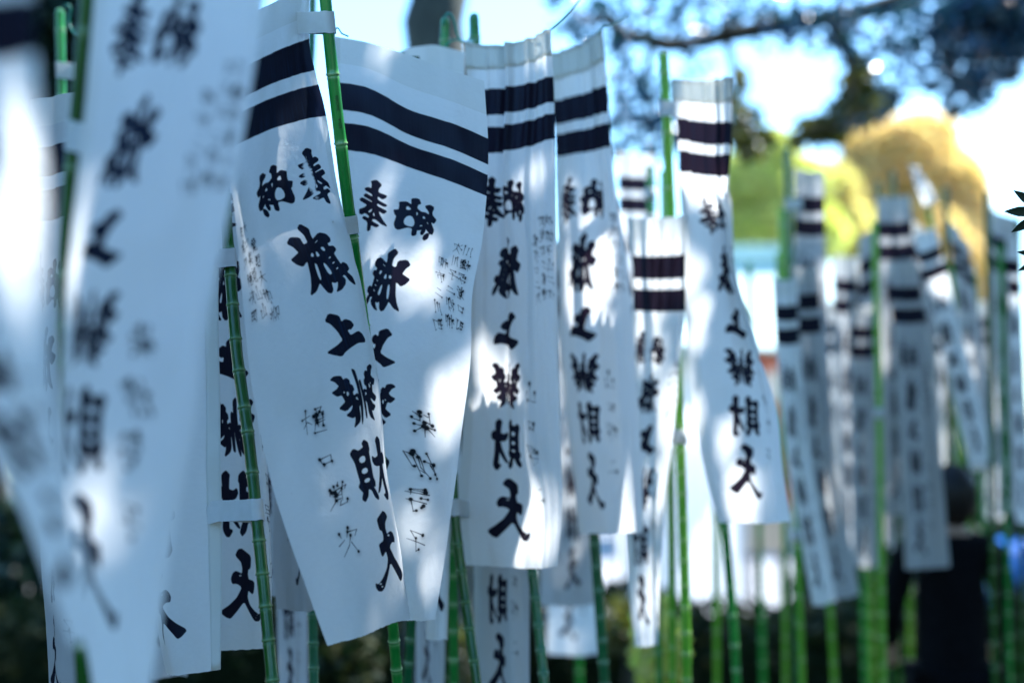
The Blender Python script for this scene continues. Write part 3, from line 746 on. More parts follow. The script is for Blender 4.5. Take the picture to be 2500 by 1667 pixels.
# low clipped hedge behind the rows
hd = empty('hedge', (0.4, 7.9, 0), 'low dark clipped hedge running behind the rows of poles', 'hedge')
pts = np.stack([RNG.uniform(-4.5, 5.5, 15000), RNG.uniform(7.45, 8.3, 15000), RNG.random(15000) ** .6 * .82], 1)
pts[:, 2] *= 1 + .07 * np.sin(pts[:, 0] * 3.1) + .04 * np.sin(pts[:, 0] * 11)
v1, f1 = leaf_geo(pts, .075, RNG, .2, .6)
big_mesh('foliage', v1, f1, LEAF_SHRUB, hd)
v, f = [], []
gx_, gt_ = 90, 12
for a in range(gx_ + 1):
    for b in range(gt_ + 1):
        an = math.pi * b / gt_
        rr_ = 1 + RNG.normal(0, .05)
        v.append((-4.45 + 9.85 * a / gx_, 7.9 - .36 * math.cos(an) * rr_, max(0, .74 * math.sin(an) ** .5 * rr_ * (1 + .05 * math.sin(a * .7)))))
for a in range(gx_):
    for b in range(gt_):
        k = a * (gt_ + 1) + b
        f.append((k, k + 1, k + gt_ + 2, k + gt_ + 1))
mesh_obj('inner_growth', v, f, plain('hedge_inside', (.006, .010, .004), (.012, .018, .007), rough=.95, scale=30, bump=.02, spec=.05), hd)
v, f = [], []
for k in range(44):
    x = -4.4 + k * .225 + RNG.normal(0, .03)
    limb([(x, 7.88, -.02), (x + .03, 7.9, .3), (x + RNG.normal(0, .06), 7.86, .62)], .012, .005, v, f, 5, 4)
mesh_obj('stem', v, f, BARK, hd)
# blue sheet over a low pile behind the hedge
ta, tb = P(2236, 1300, 8.7)[0], P(2385, 1300, 8.7)[0]
v, f = [], []
for a in range(25):
    for b in range(17):
        an = math.pi * b / 16
        fo = 1 + .05 * math.sin(a * 1.9) + .03 * math.sin(a * 4.1 + b)
        v.append((ta + (tb - ta) * a / 24, 8.75 - .28 * math.cos(an) * fo, 1.08 * abs(math.sin(an)) ** .35 * (1 + .02 * math.sin(a * .8))))
for a in range(24):
    for b in range(16):
        k = a * 17 + b
        f.append((k, k + 1, k + 18, k + 17))
f.append([k for k in range(17)][::-1]); f.append([24 * 17 + k for k in range(17)])
o = mesh_obj('tarp', v, f, plain('blue_sheet', (.012, .12, .42), (.02, .17, .52), rough=.45, scale=6, bump=.01), None, origin=((ta + tb) / 2, 8.75, 0))
tag(o, 'blue plastic sheet draped over a low pile beyond the hedge', 'tarp')
# fresh green shrub by the sunlit pole and a yellowed one lower left
def shrub(x, y, d, rx, ry, n, mat, lab, leaf=.06):
    b = P(x, y, d); base = b.copy(); base[2] = 0
    s = empty('shrub', base, lab, 'shrub')
    v, f = [], []
    for k in range(6):
        e = b + RNG.normal(0, 1, 3) * [rx * d / FOC * .5, .1, ry * d / FOC * .4]
        limb([base + RNG.normal(0, .02, 3) * [1, 1, 0], (base + e) / 2 + RNG.normal(0, .03, 3), e], .010, .004, v, f, 5, 5)
    mesh_obj('stem', v, f, BARK, s)
    v1, f1 = leaf_geo(ball(b, (rx * d / FOC, .25, ry * d / FOC), n, RNG, .2), leaf, RNG, .2, .55)
    big_mesh('foliage', v1, f1, mat, s)
shrub(1510, 1480, 4.6, 55, 110, 420, LEAF_LIME, 'bright green shrub at the foot of the sunlit pole', .075)
shrub(800, 1510, 5.2, 85, 85, 420, LEAF_SHRUB, 'dark shrub with yellow leaves under the two sharp front banners', .07)
shrub(1110, 1520, 6.0, 90, 110, 420, LEAF_OLIVE, 'olive shrub low between the dark poles', .075)
shrub(1440, 1440, 6.2, 70, 70, 300, LEAF_OLIVE, 'yellow brown shrub low behind the dotted poles', .075)

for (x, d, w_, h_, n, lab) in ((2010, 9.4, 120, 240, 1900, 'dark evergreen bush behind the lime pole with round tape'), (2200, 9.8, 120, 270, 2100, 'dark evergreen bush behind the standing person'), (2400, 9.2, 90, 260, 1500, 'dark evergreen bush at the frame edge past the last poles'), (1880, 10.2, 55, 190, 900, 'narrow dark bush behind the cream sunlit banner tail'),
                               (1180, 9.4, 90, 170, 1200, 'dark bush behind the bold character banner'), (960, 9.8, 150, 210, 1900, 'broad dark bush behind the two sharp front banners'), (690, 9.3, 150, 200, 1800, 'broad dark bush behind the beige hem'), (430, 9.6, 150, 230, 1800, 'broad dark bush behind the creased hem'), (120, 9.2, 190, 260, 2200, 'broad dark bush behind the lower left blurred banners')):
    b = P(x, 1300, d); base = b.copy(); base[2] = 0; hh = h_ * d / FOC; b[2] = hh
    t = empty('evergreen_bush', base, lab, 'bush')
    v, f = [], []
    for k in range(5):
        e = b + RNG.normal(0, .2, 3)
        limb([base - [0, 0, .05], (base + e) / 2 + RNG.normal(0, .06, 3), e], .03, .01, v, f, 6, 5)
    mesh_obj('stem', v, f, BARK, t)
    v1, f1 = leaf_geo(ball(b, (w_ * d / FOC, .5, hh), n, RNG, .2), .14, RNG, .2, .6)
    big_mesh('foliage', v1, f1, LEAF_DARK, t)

# shrine hall with verdigris copper roof and vermilion timber
VERM = plain('vermilion', (.46, .085, .03), (.54, .12, .05), rough=.55, scale=3)
PLASTER = plain('white_plaster', (.70, .66, .60), (.78, .75, .70), rough=.9, scale=3)
COPPER = plain('verdigris_roof', (.36, .50, .46), (.48, .60, .55), rough=.6, scale=4, stretch=(1, 6, 6))
DARKWOOD = plain('dark_timber', (.03, .022, .016), (.06, .045, .03), rough=.7)
hy = 27.0
hx0, hx1 = 3.7, 6.4
hall = empty('shrine_hall', ((hx0 + hx1) / 2, hy, 0), 'vermilion shrine hall with pale copper green roof far behind the banners', 'shrine')
v, f = [], []
box_geo(((hx0 + hx1) / 2, hy + 2.5, 2.1), (hx1 - hx0, 4.6, 3.8), v, f)
mesh_obj('wall', v, f, PLASTER, hall, smooth=False)
v, f = [], []
box_geo(((hx0 + hx1) / 2, hy + 2.3, .15), (hx1 - hx0 + 1.0, 6, .3), v, f)
mesh_obj('stone_base', v, f, plain('base_stone', (.30, .29, .27), (.40, .39, .36), rough=.9), hall, smooth=False)
# roof: curved hip with eaves
v, f = [], []
nx, ny = 14, 10
for j in range(ny + 1):
    q = j / ny
    z = 3.75 + 2.1 * q ** 1.35
    yy_ = hy - 1.3 + 3.8 * q
    ins = .55 * q
    for i in range(nx + 1):
        s_ = i / nx
        lift = .28 * (abs(2 * s_ - 1) ** 4) * (1 - q)
        v.append((hx0 - 1.2 + ins + (hx1 - hx0 + 2.4 - 2 * ins) * s_, yy_, z + lift))
b2 = len(v)
for j in range(ny + 1):
    q = j / ny
    z = 3.75 + 2.1 * q ** 1.35
    ins = .55 * q
    for i in range(nx + 1):
        s_ = i / nx
        lift = .28 * (abs(2 * s_ - 1) ** 4) * (1 - q)
        v.append((hx0 - 1.2 + ins + (hx1 - hx0 + 2.4 - 2 * ins) * s_, hy + 6.3 - 3.8 * q, z + lift))
for base in (0, b2):
    for j in range(ny):
        for i in range(nx):
            a = base + j * (nx + 1) + i
            f.append((a, a + 1, a + nx + 2, a + nx + 1))
for e in (0, nx):
    for j in range(ny):
        f.append((j * (nx + 1) + e, (j + 1) * (nx + 1) + e, b2 + (j + 1) * (nx + 1) + e, b2 + j * (nx + 1) + e))
f.append([i for i in range(nx + 1)] + [b2 + i for i in range(nx, -1, -1)])
roof = mesh_obj('roof', v, f, COPPER, hall)
v, f = [], []
box_geo(((hx0 + hx1) / 2, hy + 2.5, 6.0), (hx1 - hx0 - .2, .45, .35), v, f)
mesh_obj('ridge', v, f, COPPER, roof, smooth=False)
proto = None
for k in range(4):
    x = hx0 + .1 + k * (hx1 - hx0 - .2) / 3
    if proto is None:
        v, f = [], []
        tube_geo([(x, hy + .12, .3), (x, hy + .12, 2.2), (x, hy + .12, 4.0)], [.14, .14, .13], 10, v, f)
        proto = mesh_obj('pillar', v, f, VERM, hall); px0 = x
    else:
        c = proto.copy(); COL.objects.link(c); c.location.x += x - px0
for z, h in ((3.55, .22), (2.7, .14), (.95, .14)):
    v, f = [], []
    box_geo(((hx0 + hx1) / 2, hy + .13, z), (hx1 - hx0 + .3, .12, h), v, f)
    mesh_obj('beam', v, f, VERM, hall, smooth=False)
proto = None
for k in range(3):
    w = (hx1 - hx0 - .2) / 3
    x = hx0 + .1 + (k + .5) * w
    if proto is None:
        v, f = [], []
        for s_ in range(7):
            box_geo((x - w * .36 + s_ * w * .12, hy + .15, 1.83), (.045, .05, 1.6), v, f)
        for z in (1.2, 1.8, 2.4):
            box_geo((x, hy + .165, z), (w * .78, .04, .05), v, f)
        proto = mesh_obj('lattice_window', v, f, VERM, hall, smooth=False); px0 = x
    else:
        c = proto.copy(); COL.objects.link(c); c.location.x += x - px0
def canvas_material():
    m, nt, out = mat_new('white_canvas'); L = nt.links.new
    tc = N(nt, 'ShaderNodeTexCoord')
    ns = N(nt, 'ShaderNodeTexNoise', Scale=3.0, Detail=4.0); L(tc.outputs['Object'], ns.inputs['Vector'])
    rp = N(nt, 'ShaderNodeValToRGB'); L(ns.outputs['Fac'], rp.inputs[0])
    rp.color_ramp.elements[0].color = (.70, .71, .72, 1); rp.color_ramp.elements[1].color = (.80, .80, .80, 1)
    df = N(nt, 'ShaderNodeBsdfDiffuse'); L(rp.outputs[0], df.inputs['Color'])
    tl = N(nt, 'ShaderNodeBsdfTranslucent'); L(rp.outputs[0], tl.inputs['Color'])
    mx = N(nt, 'ShaderNodeMixShader', Fac=.5); L(df.outputs[0], mx.inputs[1]); L(tl.outputs[0], mx.inputs[2])
    L(mx.outputs[0], out.inputs['Surface'])
    return m
cb = P(1600, 1300, 15.0)
x0_, x1_ = P(1440, 1300, 15.0)[0], P(1700, 1300, 15.0)[0]
stall = empty('stall', ((x0_ + x1_) / 2, 15.6, 0), 'white canvas stall glowing in the sun beyond the hedge', 'stall')
nx_, nz_ = 60, 10
CANVAS = canvas_material()
for side, ya in enumerate((15.0, 16.4)):
    v, f = [], []
    for a in range(nx_ + 1):
        for b in range(nz_ + 1):
            v.append((x0_ + (x1_ - x0_) * a / nx_, ya + .03 * math.sin(a * .9 + side) * (1 - b / nz_), .18 + 1.62 * b / nz_))
    for a in range(nx_):
        for b in range(nz_):
            k = a * (nz_ + 1) + b
            f.append((k, k + nz_ + 1, k + nz_ + 2, k + 1))
    mesh_obj('canvas_side', v, f, CANVAS, stall)
v, f = [], []
for a, b, z in ((x0_ - .12, 14.85, 1.82), (x1_ + .12, 14.85, 1.82), (x1_ + .12, 16.55, 1.82), (x0_ - .12, 16.55, 1.82), ((x0_ + x1_) / 2, 15.7, 2.25)):
    v.append((a, b, z))
f = [(0, 1, 4), (1, 2, 4), (2, 3, 4), (3, 0, 4)]
mesh_obj('canvas_roof', v, f, CANVAS, stall, smooth=False)
for a, b in ((x0_, 15.02), (x1_, 15.02), (x0_, 16.38), (x1_, 16.38)):
    v, f = [], []
    tube_geo([(a, b, 0), (a, b, 1), (a, b, 1.83)], [.025] * 3, 8, v, f)
    mesh_obj('post', v, f, plain('steel_post', (.4, .4, .4), rough=.4, metal=.6) if 'steel_post' not in bpy.data.materials else bpy.data.materials['steel_post'], stall)
bx0, bx1 = P(1712, 1300, 14.0)[0], P(1800, 1300, 14.0)[0]
nb = empty('notice_board', ((bx0 + bx1) / 2, 14.0, 0), 'plain beige wooden notice board standing right beside the white stall', 'notice board')
v, f = [], []
box_geo(((bx0 + bx1) / 2, 14.0, 1.02), (bx1 - bx0, .05, .62), v, f)
mesh_obj('board', v, f, plain('pale_wood', (.50, .36, .24), (.60, .46, .32), rough=.7, scale=6, stretch=(1, 1, 8)), nb, smooth=False)
for a in (bx0 + .04, bx1 - .04):
    v, f = [], []
    box_geo((a, 14.05, .7), (.06, .045, 1.4), v, f)
    mesh_obj('post', v, f, DARKWOOD, nb, smooth=False)
v, f = [], []
box_geo(((bx0 + bx1) / 2, 14.0, 1.44), (bx1 - bx0 + .14, .2, .04), v, f)
mesh_obj('cap', v, f, DARKWOOD, nb, smooth=False)
# far wood closing the view
pts = []
for k in range(60):
    x = -38 + k * 1.5 + RNG.normal(0, .5)
    if 16 < x < 40: continue
    pts.append(ball((x, 62 + RNG.normal(0, 3), 2.8 + RNG.normal(0, .6)), (2.2, 2, 3.2), 160, RNG, .4))
for k in range(30):
    pts.append(ball((2 + k * 1.3, 58 + RNG.normal(0, 2), 2.2), (1.8, 2, 2.6), 130, RNG, .4))
v1, f1 = leaf_geo(np.concatenate(pts), .55, RNG, .2, .6)
tag(big_mesh('woods', v1, f1, leaf_material('leaf_far', [(.05, .08, .02), (.09, .11, .03), (.16, .14, .04)], .35)), 'far mixed woods beyond the shrine plaza', 'woods', kind='stuff')

# ------------------------------------------------------------------ bamboo poles
POLE_GROUP = 'green bamboo poles carrying the banners'
POLES = {}
def pole(key, pts, lab, mat=0, r=.010, top=False, step=(.055, .145), seed=0, node_h=1.78, phase=0.0):
    """pts: (x, y, depth) from top to bottom; the pole goes on down into the ground"""
    rng = np.random.default_rng(100 + seed)
    w = np.array([P(*p) for p in pts])
    if not top:
        d = w[0] - w[1]; d /= np.linalg.norm(d)
        w = np.vstack([w[0] + d * max(0.05, (2.32 - w[0][2]) / max(.3, d[2])) if w[0][2] < 2.3 else w[0] + d * .1, w])
    d = w[-1] - w[-2]; d /= np.linalg.norm(d)
    d[2] = min(d[2], -.5)
    d[:2] *= .6
    w = np.vstack([w, w[-1] + d * ((w[-1][2] + .12) / -d[2])])
    s = np.concatenate([[0], np.cumsum(np.linalg.norm(np.diff(w, axis=0), axis=1))])
    Ltot = s[-1]
    curve = lambda q: hermite(s, w, np.asarray(q, float))
    # node positions measured down the pole
    nodes = []
    q = .05 + phase
    while q < Ltot - .05:
        nodes.append(q)
        h = curve([q])[0][2]
        st = step[1] if h > node_h else step[0]
        q += st * (1 + .12 * rng.standard_normal())
    qs, rad, band = [], [], []
    rr0 = r
    if top:
        for a, k in ((0, .15), (.0015, .55), (.004, .85), (.008, 1.0)):
            qs.append(a); rad.append(r * .98 * k); band.append(.35)
    else:
        qs.append(0); rad.append(r); band.append(0)
    last = qs[-1]
    for nd in nodes:
        if nd - .012 <= last + .004: continue
        for k in np.linspace(last + .004, nd - .012, 4):
            qs.append(k); rad.append(r * (1 - .03 * math.sin(math.pi * (k - last) / max(1e-3, nd - last)))); band.append(0)
        for off, kk, bb in ((-.008, 1.0, .05), (-.004, 1.03, .25), (-.0018, 1.13, .75), (.0, 1.14, .9), (.0012, 1.0, .45), (.0022, .96, .1), (.004, 1.03, .35), (.008, 1.0, .08)):
            qs.append(nd + off); rad.append(r * kk); band.append(bb)
        last = nd + .008
    qs.append(Ltot); rad.append(r); band.append(0)
    v, f, at = [], [], []
    tube_geo(curve(qs), rad, 14, v, f, attr=at, attrv=band)
    base = w[-1].copy(); base[2] = 0
    o = mesh_obj('bamboo_pole', v, f, BAM[mat], None, origin=base, attr=at)
    tag(o, lab, 'bamboo pole', POLE_GROUP)
    POLES[key] = (curve, Ltot, w, r)
    return o

def pole_near(key, z=None, y_px=None, x_px=None):
    """point and axis on a pole at the photograph's row y_px"""
    curve, L, w, r = POLES[key]
    q = np.linspace(0, L, 400)
    c = curve(q)
    rel = c - np.array([0, 0, CAM_H])
    dep = rel[:, 1] * CP + rel[:, 2] * SP
    up = -rel[:, 1] * SP + rel[:, 2] * CP
    yy = 784 - up / dep * FOC
    i = int(np.argmin(abs(yy - y_px)))
    i = min(max(i, 1), 398)
    ax = c[i - 1] - c[i + 1]; ax /= np.linalg.norm(ax)
    return c[i], ax, r

pA = pole('front', [(742, -60, 2.26), (757, 100, 2.27), (790, 390, 2.30), (836, 752, 2.40), (880, 1130, 2.47), (902, 1430, 2.5), (913, 1568, 2.52)], 'sharp green pole crossing in front of the striped banner, white tape wrapped round it', 0, seed=1, phase=.028)
pole('lower_left', [(500, 250, 2.44), (520, 510, 2.42), (535, 705, 2.38), (543, 800, 2.36), (570, 1000, 2.32), (596, 1250, 2.26), (626, 1568, 2.2)], 'dark green pole with close nodes in front of the lower part of the left lettering', 1, seed=2, node_h=2.1)
pole('near_left', [(206, -20, 1.62), (186, 200, 1.64), (165, 430, 1.66), (152, 640, 1.68), (158, 950, 1.7), (190, 1500, 1.72)], 'blurred dark green pole along the nearest lettered banner edge', 1, seed=3)
pole('thin_left', [(137, 20, 3.3), (140, 150, 3.3), (150, 500, 3.3), (165, 1000, 3.3)], 'thin pole with rounded tip and curled wire before the dark grove', 0, seed=4, top=True)
pole('behind_top', [(718, -40, 3.3), (716, 90, 3.3), (708, 240, 3.25), (712, 700, 3.0), (718, 1405, 2.75), (721, 1568, 2.7)], 'blue green pole seen just behind the white tape of the front pole', 3, seed=5)
pole('tip_a', [(1023, 40, 3.0), (1020, 150, 3.0), (1030, 700, 3.0), (1040, 1300, 3.0)], 'pole with round tip and looped wire above the pale banner top', 0, seed=6, top=True)
pole('tip_b', [(1089, 34, 3.05), (1092, 90, 3.05), (1110, 700, 3.05), (1125, 1300, 3.05)], 'second round tipped pole joined to its neighbour by looped wire', 0, seed=7, top=True)
pole('strap_pole', [(985, 500, 2.82), (1040, 1110, 2.80), (1045, 1190, 2.79), (1065, 1350, 2.77), (1095, 1568, 2.72)], 'vivid green pole with bright tape beside the big lower character', 1, seed=8)
pole('under_c', [(1160, 300, 3.0), (1222, 1305, 2.95), (1235, 1420, 2.93), (1250, 1568, 2.9)], 'dark pole emerging beneath the crisp white banner bottom edge', 3, seed=9, r=.0105)
pole('under_d', [(1320, 400, 3.34), (1365, 1230, 3.32), (1372, 1320, 3.31), (1389, 1568, 3.3)], 'pole emerging beneath the square bottom of the sunlit fourth banner', 3, seed=10, r=.0125)
pole('tall', [(1523, 120, 3.34), (1530, 250, 3.34), (1540, 490, 3.34), (1560, 950, 3.34), (1570, 1250, 3.34), (1578, 1568, 3.34)], 'pale green pole with free tip standing beside the tall narrow banner', 2, seed=11, top=True, r=.0115)
pole('shade_a', [(940, 1000, 3.0), (945, 1430, 2.95), (936, 1568, 2.95)], 'blue green pole in shade just under the two front banners', 3, seed=12)
pole('shade_b', [(1035, 1200, 3.4), (1032, 1430, 3.4), (1030, 1568, 3.4)], 'dull dark pole behind the white strip under the front banners', 1, seed=13)
far = [ # x_top, y_top, x_bot, y_bot, depth, material, tip, label
 (1655, 1100, 1693, 1568, 3.7, 0, 0, 'green pole leaning out under the tall narrow banner hem'),
 (1640, 900, 1647, 1568, 4.3, 2, 0, 'yellow green upright pole standing before the dark hedge gap'),
 (1536, 900, 1545, 1568, 3.9, 2, 0, 'bright lime pole close beside the sunlit tall pole'),
 (1815, 900, 1840, 1500, 4.0, 2, 0, 'lime pole with white tape beside the cream sunlit banner tail'),
 (1808, 340, 1822, 900, 4.3, 3, 1, 'blue green pole carrying two small striped banners one above the other'),
 (1795, 900, 1806, 1568, 4.8, 2, 0, 'thin olive pole between the tall banner and the cream tail'),
 (1880, 1000, 1917, 1568, 4.4, 2, 0, 'leaning pole beneath the cream sunlit banner tail'),
 (2010, 560, 2023, 1210, 4.2, 2, 0, 'bright lime pole with round white tape among grey banners'),
 (1990, 900, 2003, 1568, 5.2, 2, 0, 'thin pole low beside the bright lime one'),
 (2017, 415, 2040, 1300, 5.0, 1, 1, 'dark pole tip rising at the left of the flat topped banner'),
 (2050, 392, 2062, 1300, 5.0, 1, 1, 'dark pole tip rising above the flat topped banner middle'),
 (2135, 480, 2215, 1100, 4.8, 2, 1, 'slanting lime pole below the white cloth tip'),
 (2078, 1000, 2092, 1568, 4.9, 2, 0, 'yellow green pole under the banner with a bright patch'),
 (2172, 430, 2182, 1300, 4.7, 1, 1, 'dark pole at the edge of the shaded grey banner'),
 (2267, 440, 2282, 1300, 4.5, 1, 1, 'dark green pole at the right of the shaded grey banner'),
 (2196, 900, 2214, 1568, 5.0, 2, 0, 'pale pole in front of the standing person'),
 (2300, 620, 2316, 1408, 4.6, 0, 0, 'green pole before the red timber and blue shade'),
 (2338, 500, 2350, 1568, 4.9, 1, 1, 'dark pole closest to the jagged black leaf'),
 (1960, 700, 1985, 1500, 5.4, 0, 0, 'green pole in the deep shade between cluttered grey banners'),
 (1735, 1000, 1752, 1568, 5.0, 0, 0, 'dim pole in the pale gap under the tall banner'),
 (1310, 900, 1330, 1568, 4.6, 0, 0, 'dim green pole low behind the fourth banner'),
 (2245, 800, 2262, 1568, 5.3, 0, 0, 'dim green pole before the blue shade patch'),
]
for k, (x0, y0, x1, y1, d, m_, tip, lab) in enumerate(far):
    d *= 1.12 if d > 3.95 else 1.0
    pole('far%d' % k, [(x0, y0, d), ((x0 + x1) / 2 + 2, (y0 + y1) / 2, d), (x1, y1, d)], lab, m_, seed=30 + k, top=bool(tip), r=.0115, step=(.08, .145))

# ------------------------------------------------------------------ banners
BAN_GROUP = 'white shrine banners with two black bands'
def surface(ts, ss, rows, fold):
    A = np.array([[P(*p) for p in row] for row in rows])
    def ev(t, s):
        B = hermite(ts, A, t)                       # (T, cols, 3)
        C = hermite(ss, np.swapaxes(B, 0, 1), s)    # (S, T, 3)
        C = np.swapaxes(C, 0, 1)                    # (T, S, 3)
        du = np.gradient(C, axis=1) if C.shape[1] > 1 else None
        dv = np.gradient(C, axis=0)
        nrm = np.cross(du, dv)
        nrm /= np.linalg.norm(nrm, axis=2)[..., None] + 1e-9
        T, S_ = np.meshgrid(t, s, indexing='ij')
        return C + nrm * fold(T, S_)[..., None], nrm
    return ev

def make_fold(seed, pleat=0.0, npl=6, wave=.006, crease=.0022, tau=.35):
    r = np.random.default_rng(seed)
    ph = r.random(8) * 6.28
    g = vnoise(200, 60, 9, 4, r) - .5
    g2 = vnoise(200, 60, 30, 14, r) - .5
    def fold(T, S_):
        i = np.clip((T * 199).astype(int), 0, 199); j = np.clip((S_ * 59).astype(int), 0, 59)
        sp = S_ + .05 * np.sin(5.1 * T + ph[0])
        a = pleat * np.exp(-T / tau) * (np.sin(6.283 * npl * sp + ph[1]) * (.6 + .4 * np.sin(6.283 * 1.3 * S_ + ph[2])) + .4 * np.sin(6.283 * npl * 1.7 * sp + ph[3]))
        a += wave * np.sin(6.283 * (1.25 * sp + .35 * T) + ph[4]) * (.35 + .65 * T)
        a += wave * .5 * np.sin(6.283 * (2.4 * sp - .6 * T) + ph[5])
        a += crease * 3.0 * g[i, j] + crease * g2[i, j]
        return a
    return fold

def smooth_field(fold_fn):
    return fold_fn

def banner(key, ts, ss, rows, lab, img='d', mirror=True, fold=None, nt=60, ns=24, hem=False, straps=(), group=BAN_GROUP, name='banner', ragged=.0015):
    fold = fold or make_fold(sum(map(ord, key)) * 13)
    ev = surface(ts, ss, rows, fold)
    t = np.linspace(0, 1, nt + 1); s = np.linspace(0, 1, ns + 1)
    C, nrm = ev(t, s)
    rr = np.random.default_rng(abs(len(key) * 7 + int(rows[0][0][0])))
    C[-1] += (rr.random((ns + 1, 1)) - .5) * ragged * np.array([0, 0, 1])
    v = C.reshape(-1, 3)
    uv = np.stack([np.tile(1 - s if mirror else s, nt + 1), np.repeat(1 - t, ns + 1)], 1)
    i, j = np.meshgrid(np.arange(nt), np.arange(ns), indexing='ij')
    a = (i * (ns + 1) + j).ravel()
    f = np.stack([a, a + 1, a + ns + 2, a + ns + 1], 1)
    base = C[-1].mean(0)
    root = empty(name, base, lab, 'banner', group)
    mesh_obj('cloth', v, f, CLOTH[img], root, uvs=uv)
    if hem:
        def strip(nm, tt, sv):
            H, nn = ev(tt, sv)
            facing = np.sign((nn * (np.array([0, 0, CAM_H]) - H)).sum(2))[..., None]
            o1 = H + nn * facing * .0012
            o0 = H + nn * facing * .0003
            a_, b_ = len(tt), len(sv)
            # closed thin band: face towards the viewer plus its four narrow sides
            vv = np.concatenate([o1.reshape(-1, 3), o0.reshape(-1, 3)])
            ff = []
            for p_ in range(a_ - 1):
                for q_ in range(b_ - 1):
                    k = p_ * b_ + q_
                    ff.append((k, k + 1, k + b_ + 1, k + b_))
            o = a_ * b_
            for p_ in range(a_ - 1):
                for k in (p_ * b_, p_ * b_ + b_ - 1):
                    ff.append((k, k + b_, k + b_ + o, k + o))
            for q_ in range(b_ - 1):
                for k in (q_, (a_ - 1) * b_ + q_):
                    ff.append((k, k + 1, k + 1 + o, k + o))
            mesh_obj(nm, vv, ff, HEM, root)
        if hem == 'side':
            strip('side_hem', np.linspace(.001, .999, nt + 1), np.linspace(.925, .998, 6))
        else:
            strip('top_hem', np.linspace(.001, .044, 6), np.linspace(.002, .998, ns + 1))
    for (pk, y_px, sx, sy, sd, h) in straps:
        strap(root, pk, y_px, P(sx, sy, sd), h)
    return root

def strap(root, pk, y_px, anchor, h=.030):
    c, ax, r = pole_near(pk, y_px=y_px)
    dirv = anchor - c
    dirv -= ax * (dirv @ ax)
    D = np.linalg.norm(dirv)
    e1 = dirv / D; e2 = np.cross(ax, e1)
    R1 = r + .0022
    # teardrop loop round the pole, closing at the sewn end
    al = math.acos(min(.99, R1 / max(D, R1 * 1.02)))
    loop = [(D, .0009)]
    for k in range(4): 
        q = (k + 1) / 5
        p0 = np.array([D, .0009]); p1 = np.array([R1 * math.cos(al), R1 * math.sin(al)])
        loop.append(tuple(p0 * (1 - q) + p1 * q))
    for a in np.linspace(al, 2 * math.pi - al, 22):
        loop.append((R1 * math.cos(a), R1 * math.sin(a)))
    for k in range(4):
        q = (k + 1) / 5
        p1 = np.array([D, -.0009]); p0 = np.array([R1 * math.cos(al), -R1 * math.sin(al)])
        loop.append(tuple(p0 * (1 - q) + p1 * q))
    loop.append((D, -.0009))
    sewn = .022
    loop = [(D + sewn, .0009)] + loop + [(D + sewn, -.0009)]
    v, f = [], []
    lv = np.array(loop)
    tn = np.gradient(lv, axis=0); nn = np.stack([tn[:, 1], -tn[:, 0]], 1); nn /= np.linalg.norm(nn, axis=1)[:, None] + 1e-9
    n = len(lv)
    axv = ax * (anchor[2] - c[2]) * 0
    for th in (0, .0011):
        for hh in (-.5, -.46, 0, .46, .5):
            for k in range(n):
                p = lv[k] + nn[k] * -th * (0.6 if abs(hh) == .5 else 1)
                drift = (anchor - c) @ ax * max(0, min(1, p[0] / D)) if D > .02 else 0
                wob = .0007 * math.sin(k * .7 + hh * 5)
                v.append(tuple(c + e1 * p[0] + e2 * (p[1]) + ax * (hh * h + drift + wob)))
    m = 5 * n
    for side in (0, 1):
        for q in range(4):
            for k in range(n - 1):
                a = side * m + q * n + k
                f.append((a, a + 1, a + n + 1, a + n))
    for q in (0, 4):
        for k in range(n - 1):
            a = q * n + k
            f.append((a, a + 1, a + 1 + m, a + m))
    mesh_obj('strap', v, f, TAPE, root)

TS = [0, .08, .2, .3, .43, .54, .65, .77, .90, 1.0]
def withd(rows, dep):
    """rows of (x, y); dep gives per-column depth, or a function of row index"""
    out = []
    for i, row in enumerate(rows):
        dd = dep(i) if callable(dep) else dep
        out.append([(x, y, d) for (x, y), d in zip(row, dd)])
    return out

# the sharp front banner, lettering reading the right way round
A = [[(520, 60), (590, 25), (650, -5), (680, -20), (715, -35)],
     [(525, 175), (592, 138), (648, 112), (678, 100), (712, 88)],
     [(528, 345), (600, 305), (668, 283), (705, 273), (750, 266)],
     [(538, 470), (590, 440), (675, 412), (728, 400), (772, 408)],
     [(552, 650), (630, 615), (732, 588), (795, 580), (814, 588)],
     [(572, 815), (690, 786), (785, 757), (836, 745), (842, 752)],
     [(597, 970), (718, 936), (828, 903), (867, 895), (862, 905)],
     [(632, 1130), (770, 1098), (855, 1080), (888, 1078), (876, 1090)],
     [(695, 1320), (815, 1290), (898, 1265), (922, 1266), (905, 1275)],
     [(754, 1482), (850, 1452), (918, 1427), (938, 1422), (930, 1425)]]
def dA(i):
    curl = [0, 0, 0, .0, .02, .06, .09, .10, .10, .10][i]
    return [2.15, 2.20, 2.245, 2.27, 2.285 + curl]
banner('A', TS, [0, .35, .62, .77, 1.0], withd(A, dA), 'sharp white banner in front with lettering reading correctly and a scuffed character', 'a', mirror=False,
       fold=make_fold(11, .0015, 4, .0045, .0020), nt=150, ns=60,
       straps=[('front', 55, 690, 52, 2.272, .034), ('front', 514, 780, 520, 2.292, .031)])

